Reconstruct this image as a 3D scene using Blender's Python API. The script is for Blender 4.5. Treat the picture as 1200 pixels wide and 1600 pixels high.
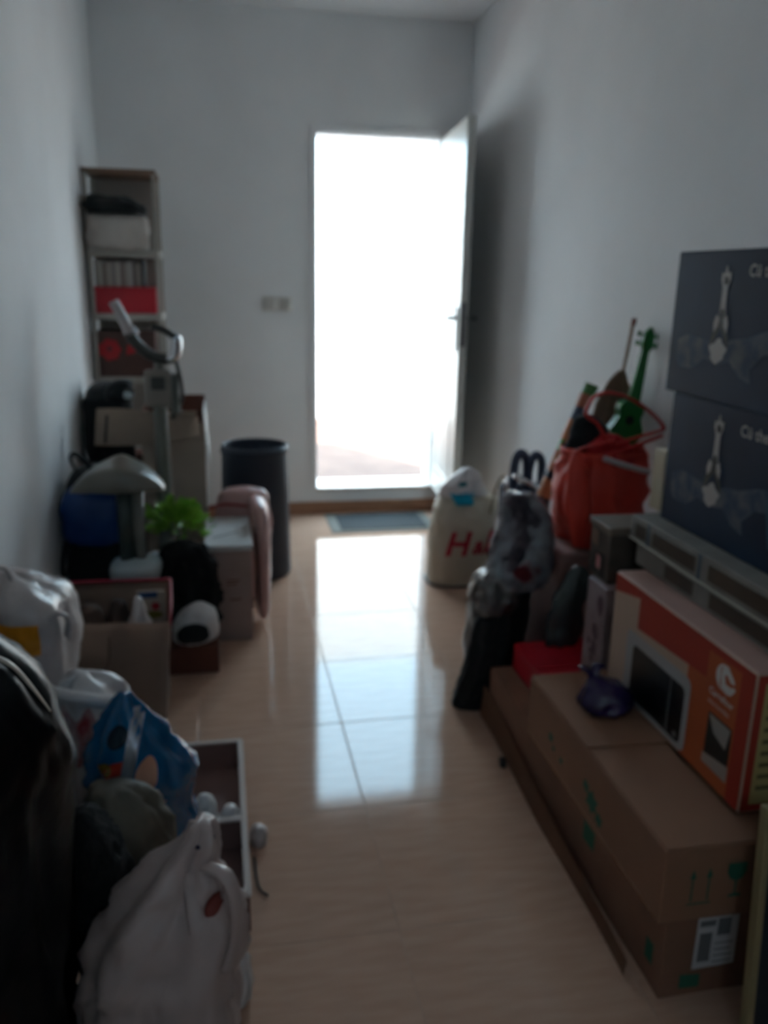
import bpy, bmesh, math, random
from math import sin, cos, pi, radians
from mathutils import Vector, Matrix, noise
from mathutils.bvhtree import BVHTree

for o in list(bpy.data.objects): bpy.data.objects.remove(o)
S = bpy.context.scene
COL = S.collection

# ---------------------------------------------------------------- camera
FX = 1305.8
PITCH, YAW, ROLL, CAMH = .2723, .1961, .0202, 1.4
cam = bpy.data.cameras.new('camera'); camo = bpy.data.objects.new('camera', cam); COL.objects.link(camo)
fwd = Vector((sin(YAW)*cos(PITCH), cos(YAW)*cos(PITCH), -sin(PITCH)))
rt = Vector((cos(YAW), -sin(YAW), 0)); up = rt.cross(fwd)
r2 = cos(ROLL)*rt + sin(ROLL)*up; u2 = -sin(ROLL)*rt + cos(ROLL)*up
camo.matrix_world = Matrix(((r2.x, u2.x, -fwd.x, 0), (r2.y, u2.y, -fwd.y, 0), (r2.z, u2.z, -fwd.z, CAMH), (0, 0, 0, 1)))
cam.sensor_fit = 'VERTICAL'; cam.sensor_height = 36; cam.lens = 36*FX/1600
cam.clip_start = .02; cam.clip_end = 200
cam.dof.use_dof = True; cam.dof.focus_distance = .6; cam.dof.aperture_fstop = 6.0
S.camera = camo

# ---------------------------------------------------------------- light
W = bpy.data.worlds.new('world'); S.world = W; W.use_nodes = True
bg = W.node_tree.nodes['Background']; bg.inputs[0].default_value = (.53, .80, 1, 1); bg.inputs[1].default_value = 5.2
sl = bpy.data.lights.new('sun', 'SUN'); sl.energy = 13; sl.angle = .01; sl.color = (1, .95, .89)
so = bpy.data.objects.new('sun', sl); COL.objects.link(so)
so.rotation_euler = Vector((.25, -.42, .90)).to_track_quat('Z', 'Y').to_euler()
pl = bpy.data.lights.new('door_portal', 'AREA'); pl.shape = 'RECTANGLE'; pl.size = .71; pl.size_y = 2.0
po = bpy.data.objects.new('door_portal', pl); COL.objects.link(po); po.location = (.915, 5.1, 1.16)
po.rotation_euler = (radians(-90), 0, 0); pl.cycles.is_portal = True
wl = bpy.data.lights.new('fill_opening_portal', 'AREA'); wl.shape = 'RECTANGLE'; wl.size = .36; wl.size_y = .36
wo = bpy.data.objects.new('fill_opening_portal', wl); COL.objects.link(wo); wo.location = (.30, -1.5, 2.0); wo.rotation_euler = (radians(90), 0, 0); wl.cycles.is_portal = True  # portal for an added, unseen opening behind the camera that gives fill light
vs = S.view_settings; vs.view_transform = 'Standard'; vs.look = 'None'; vs.gamma = 1; vs.use_curve_mapping = False
vs.exposure = 1.1

# ---------------------------------------------------------------- materials
def srgb(r, g, b):
    f = lambda c: (c/12.92 if c <= .04045 else ((c+.055)/1.055)**2.4)
    return (f(r/255), f(g/255), f(b/255), 1)
MATS = {}
def mat(name, rgb, rough=.6, metal=0, bump=0, bscale=20, var=0, vscale=6, coat=0, alpha=1, trans=0, stretch=None, spec=.5, rnd=0, sheen=0, rgb2=None):
    if name in MATS: return MATS[name]
    m = bpy.data.materials.new(name); m.use_nodes = True; nt = m.node_tree; N = nt.nodes; L = nt.links
    b = N['Principled BSDF']; b.inputs['Base Color'].default_value = srgb(*rgb)
    b.inputs['Roughness'].default_value = rough; b.inputs['Metallic'].default_value = metal
    b.inputs['Specular IOR Level'].default_value = spec
    b.inputs['Coat Weight'].default_value = coat; b.inputs['Coat Roughness'].default_value = .12
    b.inputs['Alpha'].default_value = alpha; b.inputs['Transmission Weight'].default_value = trans
    b.inputs['Sheen Weight'].default_value = sheen
    tc = N.new('ShaderNodeTexCoord'); mp = N.new('ShaderNodeMapping'); L.new(tc.outputs['Object'], mp.inputs[0])
    if stretch: mp.inputs['Scale'].default_value = stretch
    if var or rgb2:
        n = N.new('ShaderNodeTexNoise'); n.inputs['Scale'].default_value = vscale; n.inputs['Detail'].default_value = 5
        L.new(mp.outputs[0], n.inputs[0])
        r = N.new('ShaderNodeValToRGB'); c = rgb
        lo = [max(0, x*(1-var)) for x in c]; hi = [min(255, x*(1+var*.6)) for x in c]
        if rgb2: lo, hi = rgb, rgb2
        r.color_ramp.elements[0].color = srgb(*lo); r.color_ramp.elements[1].color = srgb(*hi)
        r.color_ramp.elements[0].position = .35; r.color_ramp.elements[1].position = .65
        L.new(n.outputs[0], r.inputs[0]); out = r.outputs[0]
        if rnd:
            oi = N.new('ShaderNodeObjectInfo'); hs = N.new('ShaderNodeHueSaturation'); mr = N.new('ShaderNodeMapRange')
            mr.inputs[3].default_value = 1-rnd; mr.inputs[4].default_value = 1+rnd
            L.new(oi.outputs['Random'], mr.inputs[0]); L.new(mr.outputs[0], hs.inputs['Value']); L.new(out, hs.inputs['Color']); out = hs.outputs[0]
        L.new(out, b.inputs['Base Color'])
    if bump:
        n = N.new('ShaderNodeTexNoise'); n.inputs['Scale'].default_value = bscale; n.inputs['Detail'].default_value = 4
        L.new(mp.outputs[0], n.inputs[0])
        bm_ = N.new('ShaderNodeBump'); bm_.inputs['Strength'].default_value = bump; bm_.inputs['Distance'].default_value = .01
        L.new(n.outputs[0], bm_.inputs['Height']); L.new(bm_.outputs[0], b.inputs['Normal'])
    MATS[name] = m; return m

m_wall = mat('wall_paint', (240, 240, 240), .75, bump=.12, bscale=60, var=.02, vscale=2)
m_ceil = mat('ceiling_paint', (240, 238, 238), .8, bump=.05, bscale=40)
m_tile = mat('floor_tile', (187, 150, 128), .075, bump=.004, bscale=22, rgb2=(196, 160, 138), vscale=6, stretch=(1.2, 7, 1), coat=0, rnd=.02, spec=.36)
m_grout = mat('grout', (180, 148, 128), .9, var=.1)
m_base = mat('baseboard_tile', (165, 120, 92), .3, var=.08)
m_cart = mat('cardboard', (150, 108, 82), .8, var=.06, vscale=3, bump=.05, bscale=120, stretch=(1, 1, 1))
m_cart_d = mat('cardboard_old', (140, 100, 78), .85, var=.1, vscale=4)
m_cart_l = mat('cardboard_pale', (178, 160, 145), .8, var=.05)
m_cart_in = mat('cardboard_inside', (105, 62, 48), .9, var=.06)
m_tape = mat('packing_tape', (140, 104, 78), .25, spec=.6)
m_ink = mat('green_ink', (40, 95, 72), .7)
m_label = mat('paper_label', (205, 200, 200), .6)
m_inkdk = mat('dark_ink', (30, 32, 38), .6)
m_white = mat('white_card', (205, 203, 200), .6, var=.03)
m_pearl = mat('white_plastic', (214, 208, 206), .35, bump=.35, bscale=14, var=.03)
m_pearl2 = mat('thin_white_plastic', (196, 184, 180), .3, bump=.5, bscale=18, var=.08, vscale=8)
m_black = mat('black_plastic_film', (6, 7, 8), .36, bump=.5, bscale=10, spec=.25)
m_blackcloth = mat('black_cloth', (14, 17, 19), .9, bump=.5, bscale=40, sheen=.1)
m_fur = mat('black_pile', (10, 11, 11), .95, bump=1, bscale=90)
m_navy = mat('navy_cloth', (52, 60, 82), .8, bump=.3, bscale=60)
m_bin = mat('bin_plastic', (33, 40, 54), .55, bump=.1, bscale=50)
m_red = mat('red_card', (190, 22, 40), .5, var=.06)
m_chrome = mat('chrome', (205, 208, 212), .15, metal=1)
m_grey = mat('grey_plastic', (120, 120, 112), .4, var=.05)
m_greyd = mat('dark_grey_plastic', (62, 62, 58), .4)
m_silver = mat('silver_plastic', (176, 186, 188), .25, spec=.7)
m_rubber = mat('black_rubber', (18, 18, 18), .7)

# ---------------------------------------------------------------- helpers
ORI = {}
def tagp(o, label=None, cat=None, group=None, kind=None):
    if label: o['label'] = label
    if cat: o['category'] = cat
    if group: o['group'] = group
    if kind: o['kind'] = kind
    return o
def thing(name, label, cat, loc, group=None):
    o = bpy.data.objects.new(name, None); o.empty_display_size = .05; COL.objects.link(o); o.location = loc
    ORI[o] = Vector(loc); return tagp(o, label, cat, group)
def obj(name, bm, m, parent=None, loc=None, smooth=False, label=None):
    """bm is in world coordinates; parts are stored relative to their thing's origin"""
    o0 = ORI[parent] if parent else Vector(loc if loc else (0, 0, 0))
    bmesh.ops.translate(bm, verts=bm.verts, vec=-o0)
    bmesh.ops.recalc_face_normals(bm, faces=bm.faces)
    me = bpy.data.meshes.new(name); bm.to_mesh(me); bm.free()
    ms = m if isinstance(m, (list, tuple)) else [m]
    for q in ms: me.materials.append(q)
    if smooth:
        for p in me.polygons: p.use_smooth = True
    o = bpy.data.objects.new(name, me); COL.objects.link(o); ORI[o] = o0
    if parent: o.parent = parent
    else: o.location = o0
    if label: o['label'] = label
    return o
def struct(name, bm, m, parent=None, smooth=False):
    o = obj(name, bm, m, parent, smooth=smooth)
    if not parent: o['kind'] = 'structure'
    return o
def B(): return bmesh.new()
def box(bm, x0, x1, y0, y1, z0, z1, bev=0, seg=1, M=None):
    r = bmesh.ops.create_cube(bm, size=1); v = r['verts']
    for q in v: q.co = Vector(((x0+x1)/2+q.co.x*(x1-x0), (y0+y1)/2+q.co.y*(y1-y0), (z0+z1)/2+q.co.z*(z1-z0)))
    if bev:
        e = list({e for q in v for e in q.link_edges})
        r = bmesh.ops.bevel(bm, geom=e, offset=bev, segments=seg, affect='EDGES', profile=.5)
        v = list({q for f in r['faces'] for q in f.verts} | {q for q in v if q.is_valid})
    if M: bmesh.ops.transform(bm, matrix=M, verts=v)
    return bm
def quad(bm, *pts, t=0, n=None):
    """polygon from world points; thickness t along n"""
    vs_ = [bm.verts.new(Vector(p)) for p in pts]; f = bm.faces.new(vs_)
    if t:
        f.normal_update(); nn = Vector(n) if n else f.normal
        r = bmesh.ops.extrude_face_region(bm, geom=[f])
        for q in r['geom']:
            if isinstance(q, bmesh.types.BMVert): q.co += nn*t
    return bm
def catmull(pts, n=8):
    P_ = [Vector(p) for p in pts]; out = []
    for i in range(len(P_)-1):
        a = P_[max(i-1, 0)]; b = P_[i]; c = P_[i+1]; d = P_[min(i+2, len(P_)-1)]
        for k in range(n):
            t = k/n; out.append(.5*((2*b)+(c-a)*t+(2*a-5*b+4*c-d)*t*t+(3*b-a-3*c+d)*t**3))
    out.append(P_[-1]); return out
def tube(bm, pts, r, seg=10, smoothp=True, n=6, flat=1):
    P_ = catmull(pts, n) if smoothp and len(pts) > 2 else [Vector(p) for p in pts]
    R_ = r if isinstance(r, (list, tuple)) else [r, r]
    rings = []; prev = None
    for i, p in enumerate(P_):
        t = (P_[min(i+1, len(P_)-1)]-P_[max(i-1, 0)]).normalized()
        if prev is None: a = t.cross(Vector((0, 0, 1)) if abs(t.z) < .9 else Vector((1, 0, 0))).normalized()
        else: a = (prev-t*prev.dot(t)).normalized()
        prev = a; b = t.cross(a); f = i/(len(P_)-1)*(len(R_)-1); k = min(int(f), len(R_)-2); rr = R_[k]+(R_[k+1]-R_[k])*(f-k)
        rings.append([bm.verts.new(p+a*cos(2*pi*j/seg)*rr+b*sin(2*pi*j/seg)*rr*flat) for j in range(seg)])
    for A, C in zip(rings, rings[1:]):
        for j in range(seg): bm.faces.new((A[j], A[(j+1) % seg], C[(j+1) % seg], C[j]))
    bm.faces.new(rings[0][::-1]); bm.faces.new(rings[-1]); return bm
def lathe(bm, prof, c=(0, 0, 0), seg=32, sx=1, sy=1):
    rings = []
    for r, z in prof:
        rings.append([bm.verts.new((c[0]+r*cos(2*pi*j/seg)*sx, c[1]+r*sin(2*pi*j/seg)*sy, c[2]+z)) for j in range(seg)])
    for A, C in zip(rings, rings[1:]):
        for j in range(seg): bm.faces.new((A[j], A[(j+1) % seg], C[(j+1) % seg], C[j]))
    bm.faces.new(rings[0][::-1]); bm.faces.new(rings[-1]); return bm
def loft(bm, secs, nz=30, nth=48, e=2.4, amp=.012, k=9, seed=0, folds=0, ridge=1, cap=True, zmin=None):
    """closed bag surface: secs = [(cx,cy,z,rx,ry), ...] interpolated, with creases"""
    def ip(t):
        f = t*(len(secs)-1); i = min(int(f), len(secs)-2); u = f-i
        a = secs[max(i-1, 0)]; b = secs[i]; c = secs[i+1]; d = secs[min(i+2, len(secs)-1)]
        o = [.5*((2*b[q])+(c[q]-a[q])*u+(2*a[q]-5*b[q]+4*c[q]-d[q])*u*u+(3*b[q]-a[q]-3*c[q]+d[q])*u**3) for q in range(5)]
        o[3] = max(o[3], .002); o[4] = max(o[4], .002); return o
    rings = []; off = Vector((seed*7.3, seed*3.1, seed*1.7))
    for i in range(nz+1):
        t = i/nz; cx, cy, z, rx, ry = ip(t); ring = []
        for j in range(nth):
            th = 2*pi*j/nth; c, s = cos(th), sin(th)
            rr = (abs(c)**e+abs(s)**e)**(-1/e)
            p = Vector((cx+c*rr*rx, cy+s*rr*ry, z))
            nv = noise.noise(p*k+off); rv = abs(noise.noise(p*k*1.7+off*2)); rv2 = abs(noise.noise(p*k*3.7+off))
            d = amp*(nv*1.1+ridge*(.5-rv*2.2)*.7+ridge*(.3-rv2*2)*.35)
            if folds: d += amp*.8*sin(folds*th+2.5*noise.noise(Vector((th, t*2, seed))))*min(1, t*1.6)
            sc = min(1, max(rx, ry)/.05); edge = min(1, t*8)
            p += Vector((c, s, 0))*d*sc + Vector((0, 0, 1))*amp*.5*noise.noise(p*k+off*3)*edge*sc
            if zmin is not None and p.z < zmin: p.z = zmin
            ring.append(bm.verts.new(p))
        rings.append(ring)
    for A, C in zip(rings, rings[1:]):
        for j in range(nth): bm.faces.new((A[j], A[(j+1) % nth], C[(j+1) % nth], C[j]))
    if cap: bm.faces.new(rings[0][::-1]); bm.faces.new(rings[-1])
    return bm
def text_bm(s, size, shear=0, bold=0, ext=0.0):
    cu = bpy.data.curves.new('t', 'FONT'); cu.body = s; cu.size = size; cu.shear = shear; cu.offset = bold; cu.extrude = ext; cu.resolution_u = 3
    o = bpy.data.objects.new('t', cu); me = bpy.data.meshes.new_from_object(o); bm = bmesh.new(); bm.from_mesh(me)
    bpy.data.objects.remove(o); bpy.data.curves.remove(cu); bpy.data.meshes.remove(me); return bm
def place(bm, O, X, Y):
    X = Vector(X); Y = Vector(Y); Z = X.cross(Y).normalized(); O = Vector(O)
    for v in bm.verts: v.co = O+X*v.co.x+Y*v.co.y+Z*v.co.z
    return bm
def surf(bm_surface):
    return BVHTree.FromBMesh(bm_surface)

# ---------------------------------------------------------------- the room
XL, XR, D, ZC, YB = -.60, 1.43, 4.94, 2.753, -1.4
DX0, DX1, DZ0, DZ1, TH = .561, 1.27, .164, 2.164, .2
struct('wall_left', box(B(), XL-.15, XL, YB-.15, D+TH, -.1, ZC+.1), m_wall)
struct('wall_right', box(B(), XR, XR+.15, YB-.15, D+TH, -.1, ZC+.1), m_wall)
bm = B(); box(bm, XL, .12, YB-.15, YB, -.1, ZC+.1); box(bm, .48, XR, YB-.15, YB, -.1, ZC+.1); box(bm, .12, .48, YB-.15, YB, -.1, 1.82); box(bm, .12, .48, YB-.15, YB, 2.18, ZC+.1)  # small high gap added in this unseen wall to brighten the near side
struct('wall_front', bm, m_wall)
bm = B()
box(bm, XL, DX0, D, D+TH, -.1, ZC+.1); box(bm, DX1, XR, D, D+TH, -.1, ZC+.1)
box(bm, DX0, DX1, D, D+TH, DZ1, ZC+.1); box(bm, DX0, DX1, D, D+TH, -.1, DZ0-.02)
struct('wall_back', bm, m_wall)
struct('ceiling', box(B(), XL, XR, YB, D, ZC, ZC+.1), m_ceil)
fl = struct('floor', box(B(), XL, XR, YB, D, -.1, -.0009), m_grout)
T = .457; cache = {}; rng = random.Random(4)
xs = [XL, -.56, -.103, .354, .811, 1.268, XR]
ys = [D]; y = 3.793+2*T
while y > YB: ys.append(y); y -= T
ys.append(YB)
for i in range(len(xs)-1):
    for j in range(len(ys)-1):
        x0, x1, y1, y0 = xs[i], xs[i+1], ys[j], ys[j+1]
        w, h = round(x1-x0-.0028, 4), round(y1-y0-.0028, 4)
        if w < .01 or h < .01: continue
        if (w, h) not in cache:
            bm = B(); box(bm, -w/2, w/2, -h/2, h/2, -.008, 0, bev=.0010, seg=2); me = bpy.data.meshes.new('tile'); bm.to_mesh(me); bm.free()
            me.materials.append(m_tile); cache[(w, h)] = me
        o = bpy.data.objects.new('tile', cache[(w, h)]); COL.objects.link(o); o.parent = fl
        o.location = ((x0+x1)/2, (y0+y1)/2, -rng.uniform(0, .0003)); o.rotation_euler = (rng.uniform(-.0005, .0005), rng.uniform(-.0005, .0005), 0)
struct('baseboard_back', box(box(B(), XL, DX0, D-.012, D, 0, .075, bev=.002), DX0, XR, D-.012, D, 0, .075, bev=.002), m_base)
struct('baseboard_left', box(B(), XL, XL+.012, YB, D-.012, 0, .075, bev=.002), m_base)
struct('baseboard_right', box(B(), XR-.012, XR, YB, D-.012, 0, .075, bev=.002), m_base)
m_sill = mat('sill_stone', (226, 214, 206), .35, var=.04)
struct('trim_1', box(B(), DX0-.005, DX1+.005, D-.02, D+TH+.03, DZ0-.02, DZ0, bev=.003), m_sill)

# door: frame and leaf standing open
m_door = mat('door_paint', (205, 204, 198), .35)
dr = thing('door_1', None, None, (DX1, D, DZ0)); dr['kind'] = 'structure'
bm = B(); box(bm, DX0-.035, DX0, D-.012, D+.05, DZ0, DZ1+.035, bev=.003); box(bm, DX1, DX1+.035, D-.012, D+.05, DZ0, DZ1+.035, bev=.003); box(bm, DX0, DX1, D-.012, D+.05, DZ1, DZ1+.035, bev=.003)
obj('door_frame', bm, m_wall, dr)
hx, hy, ex, ey = DX1-.005, D-.02, 1.205, 4.20
dl = math.hypot(ex-hx, ey-hy); du = Vector(((ex-hx)/dl, (ey-hy)/dl, 0)); dn = Vector((-du.y, du.x, 0))  # +dn points to the room's right wall
if dn.x < 0: dn = -dn
ML = Matrix(((du.x, dn.x, 0, hx), (du.y, dn.y, 0, hy), (0, 0, 1, DZ0+.006), (0, 0, 0, 1)))
leafh = DZ1-DZ0-.01
leaf = obj('door_leaf', box(B(), 0, dl, 0, .042, 0, leafh, bev=.003, M=ML), m_door, dr)
def onleaf(name, bm, m, sm=False, parent=None):
    bmesh.ops.transform(bm, matrix=ML, verts=bm.verts); return obj(name, bm, m, parent or dr, smooth=sm)
for k in (0.0, 1):
    bm = B(); z0, z1 = (.14, .82) if k == 0 else (1.02, 1.84)
    for a, b_, c_, d_ in ((.12, dl-.14, z0, z0+.02), (.12, dl-.14, z1-.02, z1), (.12, .14, z0, z1), (dl-.16, dl-.14, z0, z1)):
        box(bm, a, b_, -.004, .002, c_, d_, bev=.002)
    onleaf('moulding', bm, m_door, parent=dr)
zh = 1.205-DZ0
m_steel = mat('brushed_steel', (120, 120, 122), .3, metal=1)
for s in (-1, 1):
    y0 = -.002 if s < 0 else .044
    pln = onleaf('handle_plate', box(B(), dl-.08, dl-.045, min(y0, y0+s*.008), max(y0, y0+s*.008), zh-.17, zh+.06, bev=.003), m_steel)
    bm = B(); tube(bm, [(dl-.062, y0, zh), (dl-.062, y0+s*.05, zh)], .009, smoothp=False)
    tube(bm, [(dl-.058, y0+s*.05, zh), (dl-.12, y0+s*.055, zh), (dl-.18, y0+s*.05, zh-.004)], .009, flat=.8)
    h_ = onleaf('door_handle', bm, m_steel, True, pln)
onleaf('lock_strip', box(B(), dl-.001, dl+.002, .008, .034, zh-.14, zh+.08), m_steel)
for z in (.25, 1.0, 1.75):
    onleaf('hinge', tube(B(), [(-.004, .0, z), (-.004, .0, z+.09)], .008, smoothp=False), m_steel, True)

# outside
m_patio = mat('patio_tile', (92, 66, 56), .8, rgb2=(104, 77, 65), vscale=5)
struct('terrace_ground', box(B(), -8, 9, D+TH, 16, -.2, DZ0-.012), m_patio)
struct('terrace_wall', box(B(), -8, 9, 7.6, 7.8, DZ0-.012, 2.3), mat('outside_render', (236, 232, 226), .9))

# switch + junction cover on the back wall
sw = thing('wall_switch', 'pale double wall switch plate on back wall left of the doorway', 'switch', (.335, D, 1.25))
obj('plate', box(B(), .25, .42, D-.01, D, 1.208, 1.29, bev=.003), mat('switch_ivory', (224, 220, 214), .4), sw)
for x in (.29, .378):
    obj('rocker', box(B(), x-.028, x+.028, D-.016, D-.009, 1.218, 1.28, bev=.003), mat('switch_grey', (190, 185, 178), .4), sw)
tagp(obj('junction_cover', box(B(), .275, .365, D-.004, D, 2.23, 2.31, bev=.0015), m_wall, loc=(.32, D, 2.27)), 'small square white cover plate high on back wall beside the doorway', 'cover plate')

# mat
bm = B(); mt = thing('door_mat', 'dark grey floor mat on the tiles below the doorway step', 'mat', (.9, 4.7, 0))
m_matd = mat('mat_dark', (52, 55, 56), .9, bump=.6, bscale=150)
obj('border', box(B(), .60, 1.22, 4.51, 4.90, 0, .005, bev=.002), mat('mat_border', (112, 108, 100), .9), mt)
obj('pile', box(B(), .66, 1.17, 4.55, 4.87, .004, .009, bev=.002), m_matd, mt)

# ---------------------------------------------------------------- boxes
def carton(name, label, x0, x1, y0, y1, z0, z1, m=m_cart, group=None, tape='y', seam=True, bev=.003, cat='box'):
    t = thing(name, label, cat, ((x0+x1)/2, (y0+y1)/2, z0), group)
    obj('body', box(B(), x0, x1, y0, y1, z0, z1-.003, bev=bev, seg=2), m, t)
    e = .002
    if seam:
        if tape == 'y':
            xm = (x0+x1)/2
            obj('flap', box(B(), x0+e, xm-.002, y0+e, y1-e, z1-.004, z1, bev=.0015), m, t); obj('flap', box(B(), xm+.002, x1-e, y0+e, y1-e, z1-.004, z1, bev=.0015), m, t)
        else:
            ym = (y0+y1)/2
            obj('flap', box(B(), x0+e, x1-e, y0+e, ym-.002, z1-.004, z1, bev=.0015), m, t); obj('flap', box(B(), x0+e, x1-e, ym+.002, y1-e, z1-.004, z1, bev=.0015), m, t)
    return t

# lower long carton, flattened strip along its foot
lc = carton('cardboard_box', 'long low brown carton on the floor, undermost of the right-hand cartons', .832, 1.40, 1.235, 2.36, 0, .195, m_cart_d, tape='y')
bm = B(); quad(bm, (.899, 1.234, .063), (.992, 1.234, .067), (.990, 1.234, .186), (.900, 1.234, .187)); obj('shipping_label', bm, m_label, lc)
for (a, b_, c_, d_) in ((.905, .94, .165, .18), (.945, .975, .14, .182), (.907, .935, .08, .15), (.942, .985, .075, .078), (.942, .985, .09, .093), (.942, .98, .105, .108), (.942, .985, .12, .123)):
    obj('label_print', quad(B(), (a, 1.2335, c_), (b_, 1.2335, c_), (b_, 1.2335, d_), (a, 1.2335, d_)), mat('grey_ink', (110, 108, 110), .7), lc)
for P_ in (((.875, 1.234, .02), (.92, 1.234, .018), (.92, 1.234, .05), (.875, 1.234, .054)), ((.8315, 1.30, .05), (.8315, 1.27, .05), (.8315, 1.27, .10), (.8315, 1.30, .10)), ((.8315, 1.62, .10), (.8315, 1.56, .10), (.8315, 1.56, .15), (.8315, 1.62, .15))):
    obj('green_print', quad(B(), *P_), m_ink, lc)
# loose strip
st = thing('cardboard_strip', 'thin brown cardboard strip peeling along the foot of the low carton', 'cardboard', (.80, 1.9, 0))
bm = B(); n_ = 14; A = []; Bv = []
for i in range(n_+1):
    t = i/n_; y = 2.40-t*1.10; x = .822-.03*t+.004*sin(9*t); h = .11-.075*t+.004*sin(14*t); lean = .004*(1-t)-.0
    A.append(bm.verts.new((x-.004, y, .002))); Bv.append(bm.verts.new((x+lean+.001, y, h)))
for i in range(n_): bm.faces.new((A[i], A[i+1], Bv[i+1], Bv[i]))
bmesh.ops.solidify(bm, geom=bm.faces[:], thickness=.004)
obj('strip', bm, m_cart, st)
tagp(obj('caster_wheel', lathe(B(), [(.004, -.008), (.014, -.008), (.016, -.004), (.016, .004), (.014, .008), (.004, .008)], (0, 0, 0), 20), m_rubber, loc=(0, 0, 0), smooth=True), 'small black wheel lying by the foot of the low carton', 'wheel')
w_ = [o for o in COL.objects if o.name == 'caster_wheel'][0]; w_.rotation_euler = (0, radians(90), 0); w_.location = (.792, 2.09, .016)

# upper long carton
uc = carton('cardboard_box', 'brown carton with green arrows and glass symbol, on the low carton', .805, 1.40, 1.225, 1.955, .195, .362, m_cart, tape='y', seam=False)
obj('flap', box(B(), .808, .995, 1.228, 1.60, .359, .363, bev=.0015), m_cart, uc)
bm = B(); quad(bm, (.806, 1.59, .363), (1.39, 1.56, .363), (1.39, 1.95, .366), (.806, 1.95, .366), t=.004, n=(0, 0, 1)); obj('lid_flap', bm, m_cart, uc)
YF = 1.2242
def sym(name, P_): obj(name, quad(B(), *[(x, YF, z) for x, z in P_]), m_ink, uc)
for x in (.868, .903): sym('arrow_symbol', [(x-.002, .24), (x+.002, .24), (x+.002, .292), (x+.007, .292), (x, .314), (x-.007, .292), (x-.002, .292)])
sym('arrow_bar', [(.86, .232), (.912, .232), (.912, .236), (.86, .236)])
gx = .962
sym('glass_symbol', [(gx-.014, .24), (gx+.014, .24), (gx+.014, .245), (gx+.002, .248), (gx+.002, .277), (gx+.014, .283), (gx+.021, .298), (gx+.020, .318), (gx-.020, .318), (gx-.021, .298), (gx-.014, .283), (gx-.002, .277), (gx-.002, .248), (gx-.014, .245)])
for a in range(3): sym('triangle_symbol', [(1.01+a*.03, .27), (1.03+a*.03, .27), (1.02+a*.03, .30)])
X0 = .8042
for y, z, q in ((1.54, .255, .036), (1.575, .275, .02), (1.50, .235, .022), (1.79, .275, .018), (1.77, .255, .012), (1.72, .25, .013)):
    obj('green_print', quad(B(), *[(X0-q*.01, y+q*cos(a)*(1.0 if i % 2 else .6), z+q*.9*sin(a)*(1.0 if i % 2 else .6)) for i, a in enumerate([k*pi/6 for k in range(12)])]), m_ink, uc)
obj('tape', box(B(), .8035, .8048, 1.24, 1.94, .196, .203), m_tape, uc)

# red box
rb = carton('gift_box', 'bright red flat box lying on the far end of the low carton', .90, 1.20, 1.965, 2.345, .195, .283, m_red, tape='x')
bm = B(); quad(bm, (.93, 2.05, .2835), (1.17, 2.05, .2835), (1.17, 2.10, .2835), (.93, 2.10, .2835)); obj('printed_band', bm, mat('dark_red_ink', (120, 16, 30), .5), rb)
bm = B(); quad(bm, (1.02, 1.98, .2838), (1.10, 1.98, .2838), (1.12, 2.02, .2838), (1.05, 2.035, .2838)); obj('green_print', bm, mat('lime_ink', (130, 150, 40), .5), rb, label='yellow-green printed patch')

# hidden support carton + patterned box + dark printed box
carton('cardboard_box', 'pinkish brown carton standing behind the red box', 1.06, 1.415, 2.40, 2.76, 0, .555, mat('cardboard_pink', (150, 112, 104), .8, var=.06))
pb = thing('picture_box', 'tall greyish pink box with a faded picture, behind the microwave carton', 'box', (1.21, 2.1, .283))
m_pat = mat('faded_print', (120, 98, 102), .45, rgb2=(158, 140, 142), vscale=9, bump=0)
obj('body', box(B(), 1.01, 1.40, 1.965, 2.085, .2855, .60, bev=.003), m_pat, pb)
rng = random.Random(3)
for k in range(9):
    y, z, s = rng.uniform(1.99, 2.06), rng.uniform(.32, .56), rng.uniform(.012, .03)
    bm = B(); quad(bm, *[(1.0095-.0001*k, y+s*.8*cos(a)*rng.uniform(.7, 1.1), z+s*sin(a)*rng.uniform(.7, 1.1)) for a in [i*pi/5 for i in range(10)]])
    obj('picture_spot', bm, mat('plum_ink', (92, 66, 78), .5), pb)
db = thing('printed_box', 'dark brown box with small photo prints beside the orange tote', 'box', (1.2, 2.06, .6))
m_dk = mat('dark_print', (62, 54, 48), .4, rgb2=(88, 78, 70), vscale=12)
obj('body', box(B(), 1.025, 1.40, 2.0, 2.125, .602, .752, bev=.003), m_dk, db)
obj('lid', box(B(), 1.02, 1.405, 1.995, 2.13, .742, .765, bev=.003), mat('greige_lid', (112, 98, 86), .6), db)
bm = B(); quad(bm, (1.0243, 2.115, .695), (1.0243, 2.075, .69), (1.0243, 2.075, .735), (1.0243, 2.115, .735)); obj('photo_print', bm, mat('photo_a', (132, 104, 88), .4), db)
bm = B(); quad(bm, (1.0243, 2.075, .63), (1.0243, 2.05, .63), (1.0243, 2.05, .665), (1.0243, 2.075, .67)); obj('photo_print', bm, mat('photo_b', (206, 140, 140), .4), db)
bm = B(); quad(bm, (1.0246, 2.12, .61), (1.0246, 2.02, .61), (1.0246, 2.02, .68), (1.0246, 2.09, .675)); obj('dark_print', bm, mat('photo_c', (26, 28, 22), .4), db)

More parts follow.
